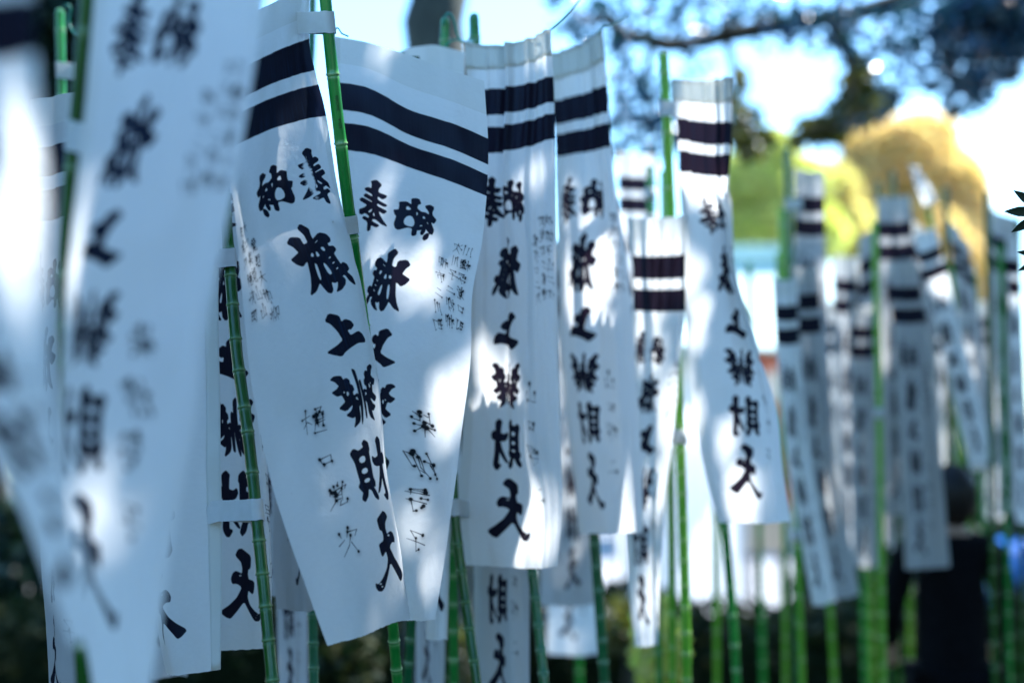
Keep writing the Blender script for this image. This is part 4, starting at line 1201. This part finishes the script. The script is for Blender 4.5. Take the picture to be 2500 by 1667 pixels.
B = [[(752, 80), (850, 100), (940, 128), (1035, 162), (1114, 187)],
     [(757, 186), (848, 203), (938, 251), (1040, 284), (1123, 319)],
     [(770, 342), (858, 355), (945, 387), (1035, 417), (1119, 451)],
     [(782, 455), (858, 468), (945, 490), (1030, 510), (1111, 530)],
     [(798, 630), (850, 637), (926, 644), (1008, 658), (1086, 680)],
     [(804, 775), (845, 783), (906, 795), (1000, 812), (1082, 826)],
     [(808, 915), (845, 921), (890, 931), (1008, 950), (1066, 958)],
     [(800, 1090), (836, 1096), (884, 1104), (1000, 1116), (1044, 1122)],
     [(815, 1270), (850, 1276), (896, 1284), (975, 1290), (1020, 1289)],
     [(845, 1420), (885, 1423), (930, 1425), (972, 1425), (999, 1423)]]
banner('B', TS, [0, .25, .5, .75, 1.0], withd(B, lambda i: [2.56, 2.54, 2.51, 2.48, 2.46 + .0 * i]), 'sharp wide banner with mirrored lettering just behind the green front pole', 'b',
       fold=make_fold(12, .002, 3, .004, .0018), nt=150, ns=60)

C = [[(1066, 95), (1118, 104), (1165, 100), (1215, 88), (1264, 68)],
     [(1075, 208), (1125, 205), (1170, 200), (1220, 190), (1268, 176)],
     [(1075, 352), (1122, 352), (1168, 346), (1220, 335), (1272, 318)],
     [(1075, 470), (1128, 460), (1170, 452), (1222, 448), (1276, 440)],
     [(1080, 615), (1135, 615), (1188, 612), (1232, 610), (1280, 605)],
     [(1075, 755), (1135, 755), (1188, 750), (1234, 748), (1283, 742)],
     [(1068, 885), (1135, 885), (1188, 882), (1236, 878), (1285, 872)],
     [(1060, 1020), (1134, 1020), (1190, 1018), (1238, 1012), (1286, 1005)],
     [(1052, 1180), (1122, 1180), (1207, 1175), (1258, 1172), (1282, 1165)],
     [(1064, 1297), (1128, 1302), (1204, 1304), (1250, 1304), (1272, 1300)]]
banner('C', TS, [0, .25, .5, .75, 1.0], withd(C, lambda i: [2.86, 2.80, 2.77, 2.76, 2.74]), 'white banner with gathered top and one bold last character clear near its hem', 'c',
       fold=make_fold(14, .013, 5, .007, .0014, .5), nt=120, ns=60, hem=True, straps=[('strap_pole', 1168, 1075, 1168, 2.84, .033)])

D = [[(1272, 122), (1294, 115), (1340, 97), (1385, 63)],
     [(1277, 232), (1299, 226), (1348, 212), (1396, 194)],
     [(1284, 360), (1304, 356), (1356, 347), (1404, 336)],
     [(1288, 460), (1295, 458), (1371, 447), (1414, 440)],
     [(1290, 605), (1302, 603), (1370, 598), (1438, 592)],
     [(1293, 740), (1303, 739), (1374, 735), (1450, 730)],
     [(1297, 860), (1306, 858), (1379, 854), (1458, 850)],
     [(1308, 975), (1320, 972), (1384, 967), (1466, 962)],
     [(1324, 1110), (1334, 1110), (1388, 1106), (1473, 1102)],
     [(1334, 1224), (1348, 1226), (1402, 1224), (1476, 1221)]]
banner('D', TS, [0, .2, .55, 1.0], withd(D, lambda i: [3.24, 3.19, 3.15, 3.12]), 'sunlit slightly blurred banner slanting right with a cleanly cut square bottom', 'c',
       fold=make_fold(15, .009, 6, .007, .0015, .35), nt=100, ns=44, hem=True)

E = [[(1550, 180), (1575, 184), (1622, 184), (1652, 181), (1678, 175)],
     [(1556, 268), (1580, 274), (1625, 280), (1654, 281), (1678, 280)],
     [(1562, 392), (1586, 398), (1628, 404), (1654, 405), (1674, 402)],
     [(1568, 490), (1620, 490), (1664, 490), (1671, 490), (1675, 492)],
     [(1572, 612), (1636, 616), (1677, 620), (1682, 623), (1685, 625)],
     [(1578, 732), (1650, 735), (1711, 737), (1715, 740), (1716, 742)],
     [(1588, 840), (1655, 842), (1735, 842), (1746, 844), (1752, 845)],
     [(1600, 962), (1662, 957), (1750, 955), (1770, 955), (1782, 955)],
     [(1625, 1092), (1660, 1086), (1754, 1085), (1777, 1085), (1797, 1085)],
     [(1648, 1200), (1680, 1201), (1756, 1201), (1790, 1200), (1816, 1197)]]
banner('E', TS, [0, .2, .55, .8, 1.0], withd(E, lambda i: [3.24, 3.18, 3.13, 3.12 + (.05 if 2 < i < 6 else 0), 3.11 + (.10 if 2 < i < 6 else 0)]), 'tall narrow banner with free striped top standing clear against the bright trees', 'd',
       fold=make_fold(16, .012, 6, .007, .0015, .3), nt=100, ns=44, hem=True, straps=[('tall', 248, 1560, 248, 3.27, .036)])

banner('E2', [0, .2, .5, .75, 1], [0, .5, 1], [[(1440, 500, 3.34), (1512, 502, 3.27), (1582, 492, 3.22)], [(1446, 712, 3.34), (1508, 716, 3.27), (1572, 714, 3.22)], [(1444, 960, 3.34), (1502, 962, 3.28), (1556, 955, 3.24)],
        [(1436, 1225, 3.34), (1482, 1228, 3.30), (1526, 1220, 3.26)], [(1462, 1482, 3.32), (1488, 1485, 3.30), (1514, 1478, 3.28)]], 'gathered banner hung low between the sunlit and tall banners with grey tail', 'd',
       fold=make_fold(17, .016, 7, .008, .002, .35), nt=80, ns=48)
banner('E3', [0, .5, 1], [0, 1], [[(1418, 350, 4.8), (1505, 356, 4.8)], [(1425, 690, 4.8), (1510, 690, 4.8)], [(1440, 1030, 4.8), (1520, 1030, 4.8)]], 'small pale banner deep behind the gathered one, one band showing', 'd', nt=40, ns=16)

# near left, out of focus
TF = [0, .3, .43, .545, .65, .77, .9, 1.0]
F1 = [[(275, -540), (420, -545), (550, -550), (660, -560)], [(205, 80), (350, 68), (480, 60), (600, 55)], [(178, 335), (298, 325), (435, 315), (556, 310)], [(150, 565), (235, 545), (380, 535), (516, 530)],
      [(132, 770), (207, 752), (350, 745), (472, 740)], [(126, 1000), (188, 985), (320, 975), (446, 970)], [(150, 1300), (205, 1290), (300, 1290), (394, 1290)], [(200, 1590), (260, 1600), (310, 1600), (352, 1590)]]
banner('F1', TF, [0, .38, .7, 1], withd(F1, lambda i: [1.50, 1.45, 1.43, 1.42]), 'large blurred banner with mirrored lettering sloping across the near left', 'b',
       fold=make_fold(18, .003, 4, .007, .001), nt=90, ns=40, straps=[('near_left', 315, 200, 320, 1.60, .034)])
banner('F0', [0, .2, .36, .55, .73, .87, 1.0], [0, .5, 1], [[(-310, -480, 1.22), (-120, -470, 1.10), (60, -460, .99)], [(-290, 150, 1.22), (-95, 140, 1.10), (90, 125, .99)], [(-250, 440, 1.22), (-70, 430, 1.10), (124, 410, .99)], [(-170, 740, 1.22), (-25, 730, 1.10), (136, 690, .99)], [(-60, 960, 1.22), (45, 950, 1.10), (150, 930, .99)], [(70, 1200, 1.22), (120, 1190, 1.10), (190, 1160, .99)], [(170, 1480, 1.22), (205, 1470, 1.10), (250, 1450, .99)]],
       'very blurred white banner nearest the camera, glowing in the sun', 'd', fold=make_fold(19, .003, 3, .006, .001), nt=60, ns=30)
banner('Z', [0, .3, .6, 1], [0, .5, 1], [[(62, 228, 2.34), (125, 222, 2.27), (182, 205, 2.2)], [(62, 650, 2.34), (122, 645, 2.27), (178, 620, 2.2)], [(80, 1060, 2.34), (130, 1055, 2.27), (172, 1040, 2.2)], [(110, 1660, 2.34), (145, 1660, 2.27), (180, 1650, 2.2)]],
       'shaded banner behind the near pole with two dark band ends showing', 'shade_grey', nt=60, ns=24, straps=[('thin_left', 162, 175, 165, 3.2, .036)])

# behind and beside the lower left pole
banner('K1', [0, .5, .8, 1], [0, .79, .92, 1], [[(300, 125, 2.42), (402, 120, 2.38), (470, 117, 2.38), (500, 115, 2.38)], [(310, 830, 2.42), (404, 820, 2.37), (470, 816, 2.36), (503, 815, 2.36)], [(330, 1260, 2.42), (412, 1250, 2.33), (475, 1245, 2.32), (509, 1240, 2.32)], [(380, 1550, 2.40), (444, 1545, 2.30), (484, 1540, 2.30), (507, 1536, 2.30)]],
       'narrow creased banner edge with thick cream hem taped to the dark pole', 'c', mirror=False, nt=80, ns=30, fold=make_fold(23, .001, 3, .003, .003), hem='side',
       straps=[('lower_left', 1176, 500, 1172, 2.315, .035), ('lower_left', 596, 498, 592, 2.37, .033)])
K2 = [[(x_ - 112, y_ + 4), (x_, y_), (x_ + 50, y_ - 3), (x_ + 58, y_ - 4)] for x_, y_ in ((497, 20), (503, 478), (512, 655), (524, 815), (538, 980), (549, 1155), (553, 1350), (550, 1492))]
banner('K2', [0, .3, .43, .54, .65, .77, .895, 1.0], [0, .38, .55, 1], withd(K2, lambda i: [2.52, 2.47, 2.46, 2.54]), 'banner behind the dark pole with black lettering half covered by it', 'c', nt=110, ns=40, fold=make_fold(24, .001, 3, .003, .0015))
banner('K3', [0, .5, 1], [0, 1], [[(575, 330, 2.85), (655, 325, 2.85)], [(585, 860, 2.85), (660, 860, 2.85)], [(600, 1372, 2.85), (644, 1368, 2.85)]], 'thin grey banner strip between the dark pole and the front banner', 'shade_grey', nt=60, ns=20)
banner('K4', [0, .5, 1], [0, .3, 1], [[(600, 160, 2.66), (640, 160, 2.64), (725, 165, 2.64)], [(622, 780, 2.66), (660, 782, 2.64), (730, 785, 2.64)], [(636, 1397, 2.66), (665, 1402, 2.64), (724, 1403, 2.64)]], 'shaded beige banner with straight hem behind the front banner edge', 'shade_grey', mirror=False, nt=60, ns=24)
banner('K5', [0, .5, 1], [0, 1], [[(622, 620, 3.2), (704, 622, 3.2)], [(630, 1140, 3.2), (706, 1140, 3.2)], [(642, 1655, 3.2), (708, 1652, 3.2)]], 'dim banner low behind the beige hem with dark lettering', 'shade_grey', nt=60, ns=20)
banner('K6', [0, .5, 1], [0, 1], [[(300, 420, 2.9), (425, 420, 2.9)], [(320, 900, 2.9), (428, 900, 2.9)], [(340, 1560, 2.9), (432, 1550, 2.9)]], 'dark shaded banner behind the creased hem at its left', 'shade_grey', nt=60, ns=20)
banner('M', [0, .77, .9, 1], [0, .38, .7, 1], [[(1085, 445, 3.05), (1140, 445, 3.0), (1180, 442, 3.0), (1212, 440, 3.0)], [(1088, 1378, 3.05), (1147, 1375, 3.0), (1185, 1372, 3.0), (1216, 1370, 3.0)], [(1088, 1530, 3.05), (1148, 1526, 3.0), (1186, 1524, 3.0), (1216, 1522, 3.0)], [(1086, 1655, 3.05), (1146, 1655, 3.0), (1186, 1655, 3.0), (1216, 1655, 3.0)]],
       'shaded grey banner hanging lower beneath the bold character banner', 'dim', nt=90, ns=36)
banner('N', [0, .5, 1], [0, .62, 1], [[(1262, 555, 3.9), (1315, 553, 3.88), (1348, 550, 3.86)], [(1252, 980, 3.9), (1312, 978, 3.88), (1352, 975, 3.86)], [(1240, 1390, 3.9), (1318, 1392, 3.88), (1366, 1388, 3.86)]], 'blue grey banner in shade seen between the two sunlit banners', 'shade_grey', mirror=False, nt=70, ns=28)
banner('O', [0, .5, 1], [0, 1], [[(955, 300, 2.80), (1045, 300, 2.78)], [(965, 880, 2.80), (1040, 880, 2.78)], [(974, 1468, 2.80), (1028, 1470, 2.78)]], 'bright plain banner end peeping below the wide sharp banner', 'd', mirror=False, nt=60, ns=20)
banner('PP', [0, .5, 1], [0, 1], [[(955, 560, 3.2), (1040, 560, 3.2)], [(955, 1080, 3.2), (1030, 1080, 3.2)], [(955, 1625, 3.2), (1018, 1625, 3.2)]], 'dim lettered banner low under the bright plain end', 'shade_grey', nt=60, ns=20)
banner('Q', [0, .5, 1], [0, .5, 1], [[(905, 122, 2.95), (985, 103, 2.93), (1068, 120, 2.92)], [(915, 660, 2.95), (990, 655, 2.93), (1060, 660, 2.92)], [(925, 1190, 2.95), (990, 1190, 2.93), (1055, 1190, 2.92)]], 'pale banner top showing above the wide sharp banner near round pole tips', 'd', nt=60, ns=28)
banner('T', [0, .5, 1], [0, .5, 1], [[(1265, 760, 4.6), (1325, 764, 4.6), (1385, 762, 4.6)], [(1262, 1130, 4.6), (1320, 1132, 4.6), (1378, 1130, 4.6)], [(1255, 1500, 4.6), (1318, 1505, 4.6), (1378, 1500, 4.6)]], 'far banner with its bright end low behind the leaning dark poles', 'd', nt=50, ns=20)

# the crowd of banners at the right
def simple(key, tl, tr, bl, br, d, lab, img='shade_grey', mirror=True, bend=0, pleat=.006, straps=(), seed=None, dd=0.0):
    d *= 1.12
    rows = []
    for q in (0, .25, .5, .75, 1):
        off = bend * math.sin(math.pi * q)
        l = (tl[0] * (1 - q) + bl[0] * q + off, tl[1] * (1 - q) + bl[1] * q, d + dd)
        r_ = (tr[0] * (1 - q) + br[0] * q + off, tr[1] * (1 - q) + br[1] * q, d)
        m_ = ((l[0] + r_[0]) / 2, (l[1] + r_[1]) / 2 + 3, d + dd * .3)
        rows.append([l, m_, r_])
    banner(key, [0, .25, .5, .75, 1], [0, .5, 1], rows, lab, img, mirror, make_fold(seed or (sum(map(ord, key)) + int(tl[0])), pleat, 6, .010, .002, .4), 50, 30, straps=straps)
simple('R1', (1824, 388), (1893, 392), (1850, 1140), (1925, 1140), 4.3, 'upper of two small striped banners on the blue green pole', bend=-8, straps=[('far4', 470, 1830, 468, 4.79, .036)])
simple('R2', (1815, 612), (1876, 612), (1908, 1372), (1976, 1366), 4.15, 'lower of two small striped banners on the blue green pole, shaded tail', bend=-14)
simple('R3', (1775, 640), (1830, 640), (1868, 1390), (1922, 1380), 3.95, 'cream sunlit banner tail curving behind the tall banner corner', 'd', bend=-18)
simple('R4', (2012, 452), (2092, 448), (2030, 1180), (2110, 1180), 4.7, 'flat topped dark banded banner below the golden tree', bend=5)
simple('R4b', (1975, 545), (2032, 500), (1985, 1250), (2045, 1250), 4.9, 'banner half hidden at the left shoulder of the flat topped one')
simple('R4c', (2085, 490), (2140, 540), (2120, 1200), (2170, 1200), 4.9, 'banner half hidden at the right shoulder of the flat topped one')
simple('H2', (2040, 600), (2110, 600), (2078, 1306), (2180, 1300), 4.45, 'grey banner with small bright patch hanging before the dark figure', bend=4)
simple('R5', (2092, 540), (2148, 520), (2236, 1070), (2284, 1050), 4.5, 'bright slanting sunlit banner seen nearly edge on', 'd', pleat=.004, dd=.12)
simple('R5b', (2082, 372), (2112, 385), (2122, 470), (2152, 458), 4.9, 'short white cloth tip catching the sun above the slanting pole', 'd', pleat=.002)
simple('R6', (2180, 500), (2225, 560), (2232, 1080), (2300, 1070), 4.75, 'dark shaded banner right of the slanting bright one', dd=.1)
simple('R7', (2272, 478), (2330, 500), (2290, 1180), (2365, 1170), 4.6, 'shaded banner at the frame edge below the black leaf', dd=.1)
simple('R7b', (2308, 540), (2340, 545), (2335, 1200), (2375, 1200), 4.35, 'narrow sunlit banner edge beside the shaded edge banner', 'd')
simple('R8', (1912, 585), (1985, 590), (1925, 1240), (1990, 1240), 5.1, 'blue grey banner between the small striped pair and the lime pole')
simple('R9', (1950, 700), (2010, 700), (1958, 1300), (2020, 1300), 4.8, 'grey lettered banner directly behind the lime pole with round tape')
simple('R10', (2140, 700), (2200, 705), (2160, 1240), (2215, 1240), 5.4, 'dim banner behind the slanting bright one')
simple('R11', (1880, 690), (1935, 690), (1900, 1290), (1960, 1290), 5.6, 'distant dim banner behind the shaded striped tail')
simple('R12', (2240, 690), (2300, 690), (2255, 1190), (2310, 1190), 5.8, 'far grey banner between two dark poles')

pole('far_tape', [(1492, 380, 4.0), (1500, 700, 4.0), (1512, 1400, 4.0)], 'pole with two white tapes between the fourth and the tall banner', 0, seed=77, top=True)
simple('R13', (1965, 620), (1992, 626), (2036, 1262), (2078, 1255), 5.0, 'narrow slanting banner edge crossing behind the lime pole', dd=.15)
simple('R14', (2205, 600), (2242, 604), (2152, 1160), (2192, 1155), 5.2, 'shaded banner slanting the other way behind the bright slanting one', dd=.1)
# more tape on far poles
def loose_tape(pk, y, lab):
    c, ax, r = pole_near(pk, y_px=y)
    v, f = [], []
    prof = [(-.017, .0035), (-.016, .006), (0, .0068), (.016, .006), (.017, .0035)]
    tube_geo([c + ax * a for a, _ in prof], [r + b for _, b in prof], 16, v, f)
    o = mesh_obj('tape_loop', v, f, TAPE, None, origin=c)
    tag(o, lab, 'tape', 'white tape loops on poles')
loose_tape('far7', 950, 'round white tape loop bright on the lime pole')
loose_tape('far3', 1228, 'white tape loop on the pole by the cream tail')
loose_tape('far_tape', 447, 'upper of two white tape loops on the pole behind the gathered banner')
loose_tape('far_tape', 505, 'lower of two white tape loops on the pole behind the gathered banner')
loose_tape('tall', 1000, 'white tape loop halfway down the pale tall pole')

# ------------------------------------------------------------------ coated tie wires
def wire(pts, lab, r=.0016):
    w = np.array([P(*p) for p in pts])
    s = np.linspace(0, 1, len(w))
    c = hermite(s, w, np.linspace(0, 1, 40))
    v, f = [], []
    tube_geo(c, [r] * 40, 7, v, f)
    o = mesh_obj('tie_wire', v, f, WIRE, None, origin=c[-1])
    return tag(o, lab, 'wire', 'green coated tie wires')
wire([(1018, 58, 2.985), (1022, 38, 2.985), (1034, 32, 2.985), (1044, 50, 2.985), (1052, 84, 2.98), (1068, 98, 2.98), (1080, 88, 3.0), (1080, 45, 3.03), (1086, 33, 3.03), (1096, 36, 3.03), (1098, 60, 3.03)], 'green wire looped between the two round pole tips', .0024)
wire([(1020, 108, 2.98), (1045, 92, 2.97), (1075, 100, 2.97), (1092, 92, 3.03)], 'second green wire tied low between the two round pole tips', .002)
wire([(1235, 84, 2.76), (1262, 70, 2.76), (1300, 36, 2.78), (1335, -6, 2.8), (1365, -60, 2.85)], 'dark green wire rising from the gathered banner corner', .0018)
wire([(140, 30, 3.28), (150, 12, 3.26), (162, 18, 3.26), (158, 50, 3.26), (168, 72, 3.25), (186, 80, 3.2)], 'curled wire on the thin pole tip at the left', .0018)
wire([(752, 172, 2.50), (770, 70, 2.52), (786, 78, 2.5), (800, 84, 2.49)], 'short green cord at the wide banner corner', .0014)
wire([(895, 118, 2.94), (905, 122, 2.94), (918, 128, 2.94), (925, 122, 2.93)], 'knotted green cord on the pale banner corner', .0035)
wire([(1372, 80, 2.98), (1386, 62, 2.98), (1400, 60, 3.0), (1440, 40, 3.1)], 'green cord tied at the sunlit banner corner', .0018)

# printed code on the front pole
cur, Lp, wpts, rp_ = POLES['front']
for txt, y_px, sz in (('20X2400', 236, .0068), ('S35-4', 288, .0068)):
    fc = bpy.data.curves.new('pole_print', 'FONT'); fc.body = txt; fc.size = sz; fc.align_x = 'CENTER'; fc.align_y = 'CENTER'
    fo = bpy.data.objects.new('pole_print', fc); COL.objects.link(fo)
    dg = bpy.context.evaluated_depsgraph_get()
    tm = bpy.data.meshes.new_from_object(fo.evaluated_get(dg))
    bpy.data.objects.remove(fo)
    c, ax, r = pole_near('front', y_px=y_px)
    view = np.array([0, 0, CAM_H]) - c; view -= ax * (view @ ax); view /= np.linalg.norm(view)
    side = np.cross(ax, view)
    off = np.array(pA.location)
    for vt in tm.vertices:
        x, y = vt.co.x, vt.co.y
        an = y / r - .25
        p = c + ax * x + (r + .00035) * (math.cos(an) * view - math.sin(an) * side) - off
        vt.co = Vector(p)
    tm.materials.append(plain('black_print', (.01, .01, .01)))
    o = bpy.data.objects.new('printed_code', tm); COL.objects.link(o); o.parent = pA

# ------------------------------------------------------------------ dark leaf at the right edge
LEAFB = leaf_material('leaf_black_green', [(.008, .016, .008), (.012, .022, .010)], .08, .45, .3)
pb = P(2480, 500, 2.4); pbase = pb.copy(); pbase[2] = 0
plant = empty('fatsia_plant', pbase, 'dark plant with jagged fingered leaf tips poking in at the edge', 'plant')
v, f = [], []
limb([pbase - [0, 0, .05], pbase + [0.02, 0, 1.0], pb + [.03, .02, -.08]], .014, .008, v, f, 8, 12)
limb([pb + [.03, .02, -.08], P(2440, 480, 2.38), P(2402, 486, 2.36)], .004, .0025, v, f, 6, 8)
limb([pb + [.03, .02, -.08], P(2450, 560, 2.4), P(2415, 580, 2.4)], .004, .0025, v, f, 6, 8)
limb([pb + [.03, .02, -.08], P(2560, 400, 2.45), P(2580, 330, 2.45)], .004, .0025, v, f, 6, 8)
mesh_obj('stem', v, f, BARK, plant)
def palm_leaf(center, right, up, size, rot, n=9):
    nrm = np.cross(right, up)
    v, f = [], []
    for k in range(n):
        an = rot + (k - (n - 1) / 2) * R(33)
        ln = size * (1 - .25 * abs(k - (n - 1) / 2) / n * 2)
        d = math.cos(an) * right + math.sin(an) * up
        w = -math.sin(an) * right + math.cos(an) * up
        b = len(v)
        prof = [(.02, .05), (.25, .105), (.5, .125), (.66, .12), (.8, .08), (.92, .035), (1.0, .0)]
        for q, wd in prof:
            bend = -.10 * q * q * size
            c = center + d * q * ln + nrm * bend
            v.append(tuple(c + w * wd * ln + nrm * .02 * size)); v.append(tuple(c)); v.append(tuple(c - w * wd * ln + nrm * .02 * size))
        for i in range(len(prof) - 1):
            a = b + i * 3
            f.append((a, a + 1, a + 4, a + 3)); f.append((a + 1, a + 2, a + 5, a + 4))
    return v, f
rt, up_ = np.array([1., 0, 0]), np.array([0, -.25, .97])
for (x, y, d, sz, rot) in ((2402, 486, 2.36, .068, math.pi), (2412, 585, 2.40, .058, math.pi + .5), (2580, 330, 2.45, .09, 1.6)):
    v, f = palm_leaf(P(x, y, d), rt, up_, sz, rot)
    mesh_obj('leaf', v, f, LEAFB, plant)

# ------------------------------------------------------------------ person in dark clothes behind the banners
SKIN = plain('skin', (.42, .27, .20), (.46, .30, .22), rough=.5)
COAT = plain('black_coat', (.0035, .0035, .0045), (.007, .007, .009), rough=.95, scale=30, spec=.08)
TROUS = plain('black_trousers', (.003, .003, .004), (.005, .005, .006), rough=.95, scale=30, spec=.08)
HAIR = plain('black_hair', (.006, .005, .005), (.014, .011, .010), rough=.45, scale=60, stretch=(4, 4, 1))
def skin_mesh(name, pts, edges, radii, mat, parent, root=0, sub=1):
    me = bpy.data.meshes.new(name)
    off = np.array(parent.location)
    me.from_pydata([tuple(np.array(p) - off) for p in pts], edges, [])
    o = bpy.data.objects.new(name, me); COL.objects.link(o); o.parent = parent
    o.modifiers.new('skin', 'SKIN')
    me.skin_vertices.new() if not me.skin_vertices else None
    for i, r_ in enumerate(radii):
        sv = me.skin_vertices[0].data[i]
        sv.radius = r_ if isinstance(r_, tuple) else (r_, r_)
        sv.use_root = (i == root)
    s = o.modifiers.new('sub', 'SUBSURF'); s.levels = sub; s.render_levels = sub
    me.materials.append(mat)
    return o
pc = P(2182, 1300, 5.25); pX, pY = pc[0], pc[1]
per = empty('person', (pX, pY, 0), 'person in black coat and trousers seen from behind, dark hair, beyond the banners', 'person')
def q(x, y, z): return (pX + x, pY + y, z)
# one continuous body
bp_ = [q(0, 0, .90), q(0, .0, 1.05), q(0, 0, 1.22), q(0, 0, 1.34), q(.01, 0, 1.42), q(.02, .02, 1.50), q(.02, .03, 1.585),
       q(-.17, 0, 1.33), q(-.23, .03, 1.08), q(-.20, .16, .90), q(-.18, .22, .84),
       q(.17, 0, 1.33), q(.23, .03, 1.08), q(.20, .16, .90), q(.18, .22, .84),
       q(-.09, 0, .82), q(-.10, .01, .46), q(-.10, .0, .08), q(-.11, .14, .03),
       q(.09, 0, .82), q(.10, .01, .46), q(.10, -.02, .08), q(.11, .12, .03)]
be = [(0, 1), (1, 2), (2, 3), (3, 4), (4, 5), (5, 6), (3, 7), (7, 8), (8, 9), (9, 10), (3, 11), (11, 12), (12, 13), (13, 14), (0, 15), (15, 16), (16, 17), (17, 18), (0, 19), (19, 20), (20, 21), (21, 22)]
br = [(.10, .08), (.09, .07), (.09, .07), (.07, .055), (.045, .045), (.070, .080), (.06, .07), .038, .036, .030, .028, .038, .036, .030, .028, .085, .058, .042, .035, .085, .058, .042, .035]
skin_mesh('body', bp_, be, br, SKIN, per, 0, 2)
cp_ = [q(0, 0, .74), q(0, 0, .95), q(0, 0, 1.18), q(0, 0, 1.34), q(.005, 0, 1.41), q(-.17, 0, 1.33), q(-.235, .03, 1.08), q(-.21, .14, .93), q(.17, 0, 1.33), q(.235, .03, 1.08), q(.21, .14, .93)]
ce = [(0, 1), (1, 2), (2, 3), (3, 4), (3, 5), (5, 6), (6, 7), (3, 8), (8, 9), (9, 10)]
cr = [(.17, .13), (.15, .115), (.145, .11), (.12, .09), (.062, .06), .062, .055, .045, .062, .055, .045]
skin_mesh('coat', cp_, ce, cr, COAT, per, 1, 2)
tp_ = [q(0, 0, .88), q(-.09, 0, .80), q(-.10, .01, .46), q(-.10, 0, .09), q(.09, 0, .80), q(.10, .01, .46), q(.10, -.02, .09)]
skin_mesh('trousers', tp_, [(0, 1), (1, 2), (2, 3), (0, 4), (4, 5), (5, 6)], [(.15, .11), .10, .075, .06, .10, .075, .06], TROUS, per, 0, 2)
for sx in (-1, 1):
    skin_mesh('shoe', [q(sx * .105, -.05, .045), q(sx * .11, .07, .04), q(sx * .115, .17, .03)], [(0, 1), (1, 2)], [(.04, .042), (.045, .038), (.035, .026)], TROUS, per, 0, 1)
v, f = [], []
nlat, nlon = 12, 20
for i in range(nlat + 1):
    th = math.pi * i / nlat
    for k in range(nlon):
        ph = 2 * math.pi * k / nlon
        wv_ = 1 + .05 * math.sin(ph * 5 + th * 3) + .03 * math.sin(ph * 9)
        low = 1.25 if th > 1.7 else 1
        x = .090 * math.sin(th) * math.cos(ph) * wv_
        y = .108 * math.sin(th) * math.sin(ph) * wv_ - .02
        z = .118 * math.cos(th) * low
        if math.sin(ph) > .35 and th > 1.2: y *= .55
        v.append(q(.02 + x, .015 + y, 1.555 + z))
for i in range(nlat):
    for k in range(nlon):
        a = i * nlon + k; b = i * nlon + (k + 1) % nlon
        f.append((a, b, b + nlon, a + nlon))
mesh_obj('hair', v, f, HAIR, per)
per.scale = (.93, .93, .915)
